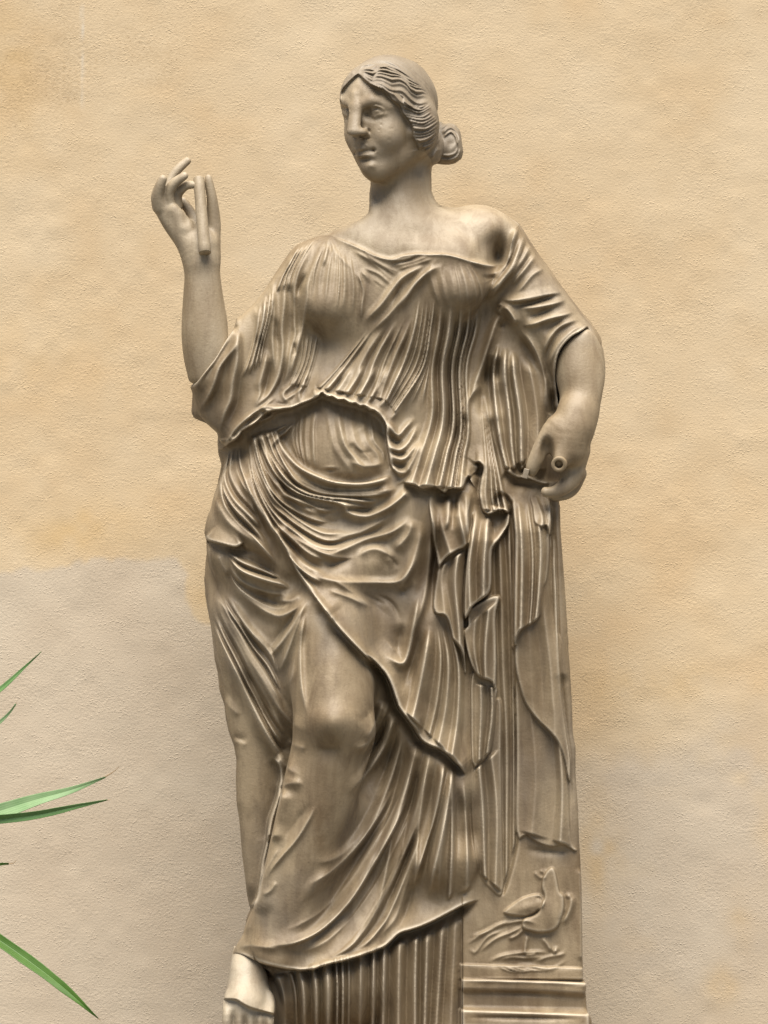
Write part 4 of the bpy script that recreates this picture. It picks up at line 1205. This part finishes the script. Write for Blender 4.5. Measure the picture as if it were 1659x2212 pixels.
# legs
bd.limb((700, 1250, 45), 106, (722, 1555, 150), 86, 50); bd.limb((722, 1590, 130), 86, (610, 2030, 95), 72, 24)
bd.egg((890, 1390, 18), (130, 240, 84), 60); bd.egg((600, 1390, 4), (110, 230, 80), 60)
bd.limb((600, 1990, 70), 62, (535, 2052, 48), 40, 20)
bd.limb((540, 1320, -15), 92, (548, 1900, -35), 46, 20)
bd.egg((820, 1900, -20), (250, 380, 78), 40); bd.limb((750, 1800, 10), 100, (710, 2110, 10), 130, 40)
bd.box((520, 2050, -90), (1010, 2336, 24), 20)
# drapery over the pillar and the pillar itself
bd.egg((1070, 1280, -10), (150, 520, 84), 24); bd.limb((975, 1080, 25), 70, (965, 1850, 10), 88, 30)
bd.egg((1090, 860, -40), (115, 250, 62), 24)
bd.box((1000, 1040, -110), (1300, 2336, 48), 8)
# arms inside their sleeves
bd.limb((1050, 530, -20), 84, (1238, 760, 0), 74, 24); bd.limb((1240, 760, 0), 72, (1262, 860, 8), 46, 16)
bd.limb((672, 580, -8), 70, (470, 800, 24), 64, 24); bd.egg((520, 830, 15), (100, 135, 70), 24); bd.limb((462, 810, 28), 58, (488, 925, 5), 30, 16)
bd.outline(OUT_BODY, 16, (62, -45))
P, Q = bd.skin(); del bd
P = relax(P, Q, 1, .5)
P, Q = refine(P, Q)
print('body', len(P), 'front', (vnorm(P, Q)[:, 2] > 0).mean(), P.min(0), P.max(0))
P = relief(P, Q, H)
ctr = P[Q].mean(1)
lab = chart(LAB.astype(float), np.round(ctr[:, 0]), np.round(ctr[:, 1])).astype(int)
keep = ~((ctr[:, 1] < 436) & (lab == BODY))
# stray specks of the bird belong to the pillar face
fb = np.flatnonzero(lab == BIRD); vl = np.full(len(P), len(P)); vl[Q[fb]] = Q[fb]
for _ in range(400):
    mn = vl[Q[fb]].min(1); old = vl.copy()
    for k in range(4): np.minimum.at(vl, Q[fb, k], mn)
    if (old == vl).all(): break
comp = vl[Q[fb, 0]]; ids, cn = np.unique(comp, return_counts=True)
lab[fb[comp != ids[cn.argmax()]]] = PILLAR
PW = place(P)
def part(name, k, m, parent=statue):
    return link(name, PW, Q[keep & (lab == k)][:, ::-1], m, parent, P)
mantle = part('mantle', MANTLE, STONE); tunic = part('tunic', TUNIC, STONE); chest = part('chest', BODY, STONE_SKIN)
pillar = part('pillar', PILLAR, STONE); skirt = part('under_skirt', SKIRT, STONE); bird = part('bird_relief', BIRD, STONE, pillar)

# ------------------------------------------------------------------ head
YAW = math.radians(37); cy_, sy_ = math.cos(YAW), math.sin(YAW)
def fq(a, b, v, roll=True):
    """face point: a = towards the viewer's right along the face, b = forwards, v = down the drawing"""
    return (838 + a * cy_ - b * sy_ + ((v - 235) * .13 if roll else 0), v, a * sy_ + b * cy_)
hd = Block((690, 92, -165), (1030, 480, 185), 1.9)
def fe(a, b, v, ra, rb, rv, k=12, cut=False, roll=True): hd.egg(fq(a, b, v, roll), (ra, rv, rb), k, cut, yaw=YAW)
def fl(p, q, ra, rb, k=8, cut=False): hd.limb(fq(*p), ra, fq(*q), rb, k, cut)
fe(0, -8, 222, 92, 122, 106, 20, roll=False)                      # skull
fe(0, 34, 283, 70, 74, 106, 20)                                   # face
fe(0, 62, 205, 66, 46, 60, 20)                                    # forehead
fe(0, 76, 362, 25, 30, 27, 18)                                    # chin
for s in (-1, 1):
    fl((0, 66, 360), (s * 56, 0, 322), 26, 24, 20)                # jaw
    fe(s * 40, 66, 290, 30, 34, 34, 18)                           # cheek
upper_trunk(hd)
hd.egg((905, 270, 30), (44, 66, 52), 14); hd.egg((925, 318, -25), (32, 46, 50), 16)   # hair over the ear, nape
for s in (-1, 1):
    fe(s * 37, 118, 246, 26, 26, 18, 9, True)                     # eye socket
    fl((s * 9, 112, 226), (s * 40, 102, 216), 7, 7, 14); (s > 0) and fl((s * 40, 102, 216), (s * 66, 76, 227), 7, 6, 14)   # brow
    fe(s * 36, 81, 243, 21, 21, 14, 4)                            # eyeball
    fl((s * 15, 93, 247), (s * 34, 99, 235), 2.2, 2.8, 5); fl((s * 34, 99, 235), (s * 57, 85, 245), 2.8, 2.2, 5)
    fl((s * 16, 93, 250), (s * 36, 96, 254), 2.0, 2.4, 5); fl((s * 36, 96, 254), (s * 56, 84, 248), 2.4, 2.0, 5)
fl((0, 110, 205), (0, 118, 232), 8, 8, 10); fl((0, 117, 232), (0, 135, 283), 8, 10, 11)     # nose
for s in (-1, 1):
    fl((s * 7, 116, 235), (s * 7, 133, 283), 6, 8, 10)
    fe(s * 15, 120, 285, 8, 13, 7.5, 10)
    fe(s * 8, 128, 294, 4.5, 6, 4, 3, True)
fe(0, 84, 322, 34, 24, 28, 14)                                    # muzzle
fl((0, 108, 321), (-25, 95, 327), 6.5, 3.5, 5); fl((0, 108, 321), (25, 95, 327), 6.5, 3.5, 5)
fl((-18, 98, 336), (18, 98, 336), 6, 6, 5); fe(0, 103, 336, 18, 8, 7, 5)
fe(0, 112, 347, 22, 7, 5, 6, True)
fe(0, 92, 359, 17, 17, 15, 10)
# knot of hair
hd.egg((972, 312, -80), (30, 48, 40), 10); hd.egg((955, 286, -72), (26, 24, 34), 8); hd.egg((985, 335, -76), (20, 24, 32), 8); hd.egg((948, 338, -72), (22, 22, 30), 8)
hd.egg((972, 318, -52), (26, 30, 22), 12)
HEADOUT = np.vstack([T('A', '250,520 270,430 290,360 330,290 400,220 500,145 600,108 700,98 800,112 890,145 980,175 1060,245 1130,350 1180,450 1200,560 1195,640 1215,700 1225,745 1280,728 1340,738 1385,800 1395,900 1412,990 1390,1060 1330,1105 1240,1128 1170,1108 1125,1130'),
    T('Z', '933,412 947,440 970,446 1029,455 1029,520 691,520 717,501 738,492 781,473 796,460 798,440'), T('A', '550,1450 550,1275 490,1220 440,1160 410,1100 385,1040 350,960 325,900 312,830 310,750 290,720 278,650 262,600')])
hd.outline(HEADOUT, 9)
P, Q = hd.skin(); del hd
P = relax(P, Q, 1, .4)
P = relief(P, Q, H)
P[:, 2] -= sstep(437, 446, P[:, 1]) * 4
ctr = P[Q].mean(1)
lab = chart(LAB_HEAD.astype(float), np.round(ctr[:, 0]), np.round(ctr[:, 1])).astype(int)
nz = (P[Q[:, 2]] - P[Q[:, 0]])
back = ctr[:, 2] < -40
lab[(lab == BODY) & back & (ctr[:, 1] < 345)] = HAIRP
kp = ctr[:, 1] < 445
PW = place(P)
head = link('head', PW, Q[kp & (lab == BODY)][:, ::-1], STONE_SKIN, statue)
hair = link('hair', PW, Q[kp & (lab == HAIRP)][:, ::-1], STONE_HAIR, head)
bun = link('hair_bun', PW, Q[kp & (lab == BUNP)][:, ::-1], STONE_HAIR, head)

# ------------------------------------------------------------------ arms, hands, foot
def carve_part(name, blk, m, parent, img=None, it=2, long=None):
    P, Q = blk.skin()
    P = relax(P, Q, it, .5)
    if long:                                   # the plain run of a limb is smoothed further than its hand
        w = sstep(long[0], long[1], P[:, 1])[:, None]
        P = P * (1 - w) + relax(P, Q, 60, .6) * w
    if img is not None: P = relief(P, Q, img)
    return link(name, place(P), Q[:, ::-1], m, parent)
def bq(x, y, d): return (291.1 + x * .19191, 303.2 + y * .19191, d)
def hand_chain(blk, f, pts, k=5, s=.19191):
    blk.chain([(f(x, y, d), r * s) for x, y, d, r in pts], k)

h1 = Block((315, 325, -40), (540, 870, 140), 2.0)
h1.chain([((466, 860, 24), 58), ((446, 740, 38), 56), ((440, 660, 42), 48), ((437, 590, 45), 40), ((437, 530, 46), 38)], 20)
h1.outline(np.vstack([T('C', '470,1300 470,945 450,860 430,720 415,560 407,430 402,300 400,-200 20,-200 60,350 125,500 118,620 108,760 98,920 95,1080 103,1200 120,1310 145,1390 160,1470 400,1500')]), 8)
hand_chain(h1, bq, [(735, 1350, 46, 192), (600, 1130, 46, 150), (430, 920, 44, 125), (300, 730, 46, 100)], 14)
hand_chain(h1, bq, [(790, 1350, 44, 165), (870, 1130, 40, 92), (885, 930, 38, 84), (872, 680, 46, 62), (835, 480, 50, 50), (828, 420, 50, 40)], 10)
hand_chain(h1, bq, [(640, 1130, 46, 110), (700, 980, 36, 90), (640, 830, 24, 60), (540, 690, 20, 56)], 12)
hand_chain(h1, bq, [(560, 950, 58, 90), (440, 780, 60, 70)], 12)
hand_chain(h1, bq, [(285, 740, 52, 92), (258, 630, 62, 76), (285, 510, 72, 60), (315, 435, 76, 50)], 5)
hand_chain(h1, bq, [(400, 760, 50, 70), (385, 600, 58, 66), (440, 490, 66, 58), (545, 408, 72, 48), (560, 398, 72, 45)], 4)
hand_chain(h1, bq, [(480, 740, 40, 62), (478, 610, 46, 60), (560, 520, 54, 52), (640, 500, 60, 46), (735, 508, 66, 36)], 4)
hand_chain(h1, bq, [(360, 600, 20, 60), (410, 430, 12, 52), (490, 320, 8, 54), (590, 232, 6, 46)], 4)
h1.egg(bq(600, 880, 92), (15, 20, 26), 14, True)
arm_r = carve_part('raised_arm', h1, STONE_SKIN, statue, None, 3, (560, 610))

def tube(name, a, b, ra, rb, m, parent, hole=0.0, depth=0.0, ns=40, wob=0.0, seed=0):
    """a round stub between two survey points with square-cut ends; `hole` bores into the far end b"""
    a, b = place([a])[0], place([b])[0]
    ax = (b - a) / np.linalg.norm(b - a)
    e1 = np.cross(ax, [0, 0, 1.0]);  e1 = e1 / np.linalg.norm(e1) if np.linalg.norm(e1) > .1 else np.array([1., 0, 0]); e2 = np.cross(ax, e1)
    L = np.linalg.norm(b - a); r = np.random.default_rng(seed)
    prof = [(0, 0), (0, ra * .96), (.0015, ra)] + [(L * t, (ra + (rb - ra) * t) * (1 + wob * r.normal())) for t in (.15, .3, .45, .6, .75, .9)] + [(L - .0012, rb), (L, rb * .95)]
    prof += [(L, hole + .0008), (L - .001, hole), (L - depth, hole * .9), (L - depth, 0)] if hole else [(L, 0)]
    th = np.linspace(0, 2 * np.pi, ns, endpoint=False)
    Pn = np.vstack([a + ax * z + rr * (np.cos(th)[:, None] * e1 + np.sin(th)[:, None] * e2) for z, rr in prof])
    i = np.arange(len(prof) - 1)[:, None] * ns; j = np.arange(ns)[None]; k = (j + 1) % ns
    Qn = np.stack([(i + j).ravel(), (i + k).ravel(), (i + ns + k).ravel(), (i + ns + j).ravel()], 1)
    return link(name, Pn, Qn, m, parent)
tube('flute_fragment', bq(718, 425, 58), bq(790, 1268, 96), .0118, .0134, STONE_SKIN, arm_r, wob=.012, seed=3)

def mq(x, y, d): return (1061.1 + x * .18275, 818.6 + y * .18275, d)
h2 = Block((1130, 690, -60), (1330, 1095, 175), 2.0)
h2.chain([((1240, 740, 10), 66), ((1254, 800, 30), 60), ((1262, 855, 46), 53), ((1248, 915, 76), 44)], 20)
h2.outline(np.vstack([T('E', '1000,940 1060,1000 1105,1080 1121,1200 1119,1300 1096,1430 1076,1530 1046,1640 1012,1760 987,1870 967,1980 942,2030 872,2090 802,2150 780,2165 700,2170 640,2120 540,2060 500,1990 560,1880 600,1770 640,1690 705,1630 790,1560 770,1480 765,1380 755,1260 770,1165 812,1080 882,1005')]), 8)
M_ = .18275
hand_chain(h2, mq, [(1010, 420, 78, 235), (960, 620, 88, 235), (930, 820, 88, 215)], 16, M_)
hand_chain(h2, mq, [(1000, 850, 66, 170), (960, 1050, 58, 150), (930, 1180, 55, 130)], 14, M_)
hand_chain(h2, mq, [(790, 600, 88, 180), (660, 730, 92, 125), (560, 890, 92, 98), (495, 1030, 90, 84), (480, 1090, 88, 66)], 14, M_)
hand_chain(h2, mq, [(870, 680, 92, 190), (830, 850, 106, 135), (815, 960, 116, 104)], 14, M_)
hand_chain(h2, mq, [(960, 1100, 62, 140), (900, 1240, 74, 100), (780, 1320, 88, 80), (650, 1335, 96, 64)], 6, M_)
hand_chain(h2, mq, [(1020, 1120, 40, 110), (960, 1290, 44, 84), (860, 1370, 52, 66), (740, 1385, 58, 56)], 4, M_)
h2.egg(mq(690, 1150, 110), (20, 24, 46), 6, True); h2.egg(mq(650, 860, 118), (14, 30, 26), 12, True)
arm_l = carve_part('lowered_arm', h2, STONE_SKIN, statue, None, 3, (930, 870))
tube('flute_stub', mq(845, 960, 70), mq(798, 1012, 142), .0160, .0162, STONE_SKIN, arm_l, hole=.0086, depth=.03)
pg = Block((1115, 1000, 60), (1160, 1050, 130), 1.2)
pg.box(mq(375, 1060, 90)[:2] + (92,), mq(440, 1180, 90)[:2] + (108,), 2)
Pk, Qk = pg.skin(); cen = Pk.mean(0); Pk = Pk - cen; an = math.radians(14); Pk = np.stack([Pk[:, 0] * math.cos(an) - Pk[:, 1] * math.sin(an), Pk[:, 0] * math.sin(an) + Pk[:, 1] * math.cos(an), Pk[:, 2]], 1) + cen
link('iron_peg', place(Pk), Qk[:, ::-1], STONE_HAIR, arm_l)

def jq(x, y, d): return (424.5 + x * .2924, 1697.8 + y * .2924, d)
ft = Block((460, 2020, -20), (640, 2340, 210), 2.0)
ft.limb(jq(375, 1120, -20), 38, jq(375, 1400, 72), 44, 16); ft.limb(jq(375, 1400, 72), 46, jq(365, 1620, 112), 52, 20)
ft.egg(jq(455, 1600, 88), (44, 44, 40), 18)
for x, r, y1 in ((222, 13.5, 1850), (312, 12, 1840), (395, 11.5, 1826), (465, 11, 1812), (530, 10.5, 1795)):
    ft.chain([(jq(x + 12, 1560, 116), r + 5), (jq(x + 4, 1700, 146), r + 1), (jq(x, y1, 146), r)], 7)
ft.box((480, 2266, -20), (620, 2340, 130), 10)
ft.outline(np.vstack([spline(T('J', '275,1180 256,1260 236,1400 204,1550 188,1650 178,1759'), 8), T('J', '178,2150 600,2150 608,1780'), spline(T('J', '618,1706 596,1600 555,1500 525,1400 480,1300 440,1200'), 8)]), 12)
foot = carve_part('foot', ft, STONE_PALE, statue, H_FOOT)

# block the figure stands on
zb = place(np.array([[800., 2322., 0.]]))[0][2]
def block_mesh(name, lo, hi, m, parent=None, bev=.012):
    import bmesh
    bm = bmesh.new(); bmesh.ops.create_cube(bm, size=1)
    for v in bm.verts: v.co = Vector([(lo[i] + hi[i]) / 2 + v.co[i] * (hi[i] - lo[i]) for i in range(3)])
    bmesh.ops.bevel(bm, geom=bm.edges[:], offset=bev, segments=3, affect='EDGES', profile=.6)
    me = bpy.data.meshes.new(name); bm.to_mesh(me); bm.free(); me.materials.append(m)
    o = bpy.data.objects.new(name, me); sc.collection.objects.link(o)
    if parent: o.parent = parent
    return o
block_mesh('plinth', (-.46, -.26, .0), (.62, .22, zb), STONE, statue)

# ------------------------------------------------------------------ the plant whose blades reach in from the left
def leaf_mat(name, a, b):
    m, nt, bs, new, ln = mat(name)
    c = ramp(nt, noise(nt, 40, 4, .6), [(.3, a), (.7, b)])
    va = new('ShaderNodeAttribute'); va.attribute_name = 'vein'
    c = mix(nt, va.outputs['Fac'], c, tuple(x * 1.28 for x in b))
    ln(c, bs.inputs['Base Color']); bs.inputs['Roughness'].default_value = .42; bs.inputs['Specular IOR Level'].default_value = .4
    tr = new('ShaderNodeBsdfTranslucent'); ln(c, tr.inputs['Color'])
    mx = new('ShaderNodeMixShader'); mx.inputs[0].default_value = .3
    ln(bs.outputs[0], mx.inputs[1]); ln(tr.outputs[0], mx.inputs[2]); ln(mx.outputs[0], nt.nodes['Material Output'].inputs[0])
    return m
L_PALE = leaf_mat('pale_leaf', (0.1364, 0.2356, 0.093), (0.1984, 0.2914, 0.1364))
L_MID = leaf_mat('mid_leaf', (0.0806, 0.1674, 0.0465), (0.124, 0.2232, 0.0744))
L_DARK = leaf_mat('green_leaf', (0.0434, 0.0992, 0.01116), (0.0682, 0.1426, 0.0186))
L_DRY = leaf_mat('dry_tip', (.25, .16, .08), (.35, .25, .14))
m_cane, nt, bs, new, ln = mat('cane'); ln(ramp(nt, noise(nt, 20, 3), [(.3, (.10, .17, .04)), (.7, (.20, .26, .08))]), bs.inputs['Base Color']); bs.inputs['Roughness'].default_value = .5

plant = bpy.data.objects.new('bamboo_plant', None); sc.collection.objects.link(plant)
plant['label'] = 'green bamboo plant whose narrow pointed leaves reach in from the left edge'
plant['category'] = 'plant'
DP = 330.0
stem_base = place(np.array([[-330., 2700., DP]]))[0]
plant.location = (stem_base[0], stem_base[1], 0)
def blade(pts, wid, m, fold_=.35, twist=0.0, tip=None, d0=0, d1=0):
    """one narrow leaf along traced points; wid = half widths at each point"""
    p = np.array(pts, float); n = 60
    sp_ = resamp(spline(p, 5), n)
    w = np.interp(np.linspace(0, 1, n), np.linspace(0, 1, len(wid)), wid)
    tn = np.gradient(sp_, axis=0); tn /= np.linalg.norm(tn, axis=1, keepdims=True); nr = np.stack([-tn[:, 1], tn[:, 0]], 1)
    t = np.linspace(0, 1, n); rows = []
    for s in np.linspace(-1, 1, 21):
        uv = sp_ + nr * (w * s * (1 + .03 * np.sin(t * 30 + s)))[:, None]
        d = DP + d0 + (d1 - d0) * t + np.abs(s) * w * fold_ + s * w * twist * np.sin(t * 3.0) + 2.0 * np.sin(t * 9 + s)
        rows.append(np.column_stack([uv, d]))
    Pn = place(np.vstack(rows)) - np.array(plant.location)
    i = np.arange(20)[:, None] * n; j = np.arange(n - 1)[None]
    Qn = np.stack([(i + j).ravel(), (i + j + 1).ravel(), (i + n + j + 1).ravel(), (i + n + j).ravel()], 1)
    lf = link('leaf', Pn, Qn, m, plant)
    vein = np.where(np.arange(21) == 10, 1.0, np.where(np.arange(21) % 3 == 1, .55, 0.0)).repeat(n)
    va = lf.data.color_attributes.new('vein', 'FLOAT_COLOR', 'POINT')
    va.data.foreach_set('color', np.stack([vein, vein, vein, np.ones_like(vein)], 1).astype(np.float32).ravel())
    so = lf.modifiers.new('thickness', 'SOLIDIFY'); so.thickness = .0006
    if tip is not None:
        q = resamp(spline(np.vstack([sp_[-2], tip]), 4), 14); rows = []
        tq = np.gradient(q, axis=0); tq /= np.linalg.norm(tq, axis=1, keepdims=True); nq = np.stack([-tq[:, 1], tq[:, 0]], 1)
        wq = np.linspace(1.6, .35, 14)
        for a in np.linspace(0, 2 * np.pi, 6, endpoint=False):
            rows.append(np.column_stack([q + nq * (wq * math.cos(a))[:, None], DP + d1 + wq * math.sin(a)]))
        Pn = place(np.vstack(rows)) - np.array(plant.location)
        i = np.arange(6)[:, None]; j = np.arange(13)[None]; k = (i + 1) % 6
        link('leaf_tip', Pn, np.stack([(i * 14 + j).ravel(), (i * 14 + j + 1).ravel(), (k * 14 + j + 1).ravel(), (k * 14 + j).ravel()], 1), L_DRY, lf)
blade(np.vstack([T('Z', '-330,1690 -150,1600'), T('V', '-90,450 0,392 110,293 225,185')]), [1, 9, 10, 7.5, 5, .5], L_MID, .5, .5, d0=-10, d1=30)
blade(np.vstack([T('Z', '-300,1760 -140,1680'), T('V', '-100,650 0,568 50,520 86,470')]), [1, 7, 9, 8, 5, 1.5], L_PALE, .4, .3, tip=T('V', '92,462'), d0=0, d1=20)
blade(np.vstack([T('Z', '-330,1800'), T('V', '-300,1150 0,1055 200,992 400,935 575,868')]), [1, 10, 15, 17, 10, 1.6], L_PALE, .3, .4, tip=T('V', '610,845 650,812'), d0=-20, d1=10)
blade(np.vstack([T('Z', '-330,1830'), T('V', '-300,1130 0,1098 200,1075 400,1032 585,992')]), [1, 9, 11, 10, 8, 1.2], L_MID, .5, -.5, tip=T('V', '606,990'), d0=20, d1=40)
blade(np.vstack([T('Z', '-330,1960'), T('V', '-400,1420 -150,1370 0,1343 48,1340')]), [1, 10, 9, 7, 2], L_DARK, .4, .3, tip=T('V', '72,1338 88,1320'), d0=0, d1=20)
blade(np.vstack([T('Z', '-330,1960'), T('V', '-330,1640 -120,1690 0,1760 150,1865 340,2010 535,2182')]), [1, 10, 13, 13, 13.5, 11, .8], L_DARK, .35, .5, tip=T('V', '550,2196'), d0=-10, d1=30)
def cane(top, bot):
    a = place(np.array([[*bot, DP]]))[0]; b = place(np.array([[*top, DP]]))[0]; a[2] = 0
    n, ns = 24, 12; th = np.linspace(0, 2 * np.pi, ns, endpoint=False); rows = []
    for t in np.linspace(0, 1, n):
        r = .011 * (1 - .5 * t) * (1.12 if int(t * 23) % 5 == 0 else 1)
        rows.append(a + (b - a) * t + np.array([.02 * math.sin(t * 3), 0, 0]) + r * np.stack([np.cos(th), np.sin(th), 0 * th], 1))
    i = np.arange(n - 1)[:, None] * ns; j = np.arange(ns)[None]; k = (j + 1) % ns
    link('stem', np.vstack(rows) - np.array(plant.location), np.stack([(i + j).ravel(), (i + k).ravel(), (i + ns + k).ravel(), (i + ns + j).ravel()], 1), m_cane, plant)
cane((-325, 1640), (-330, 2700))
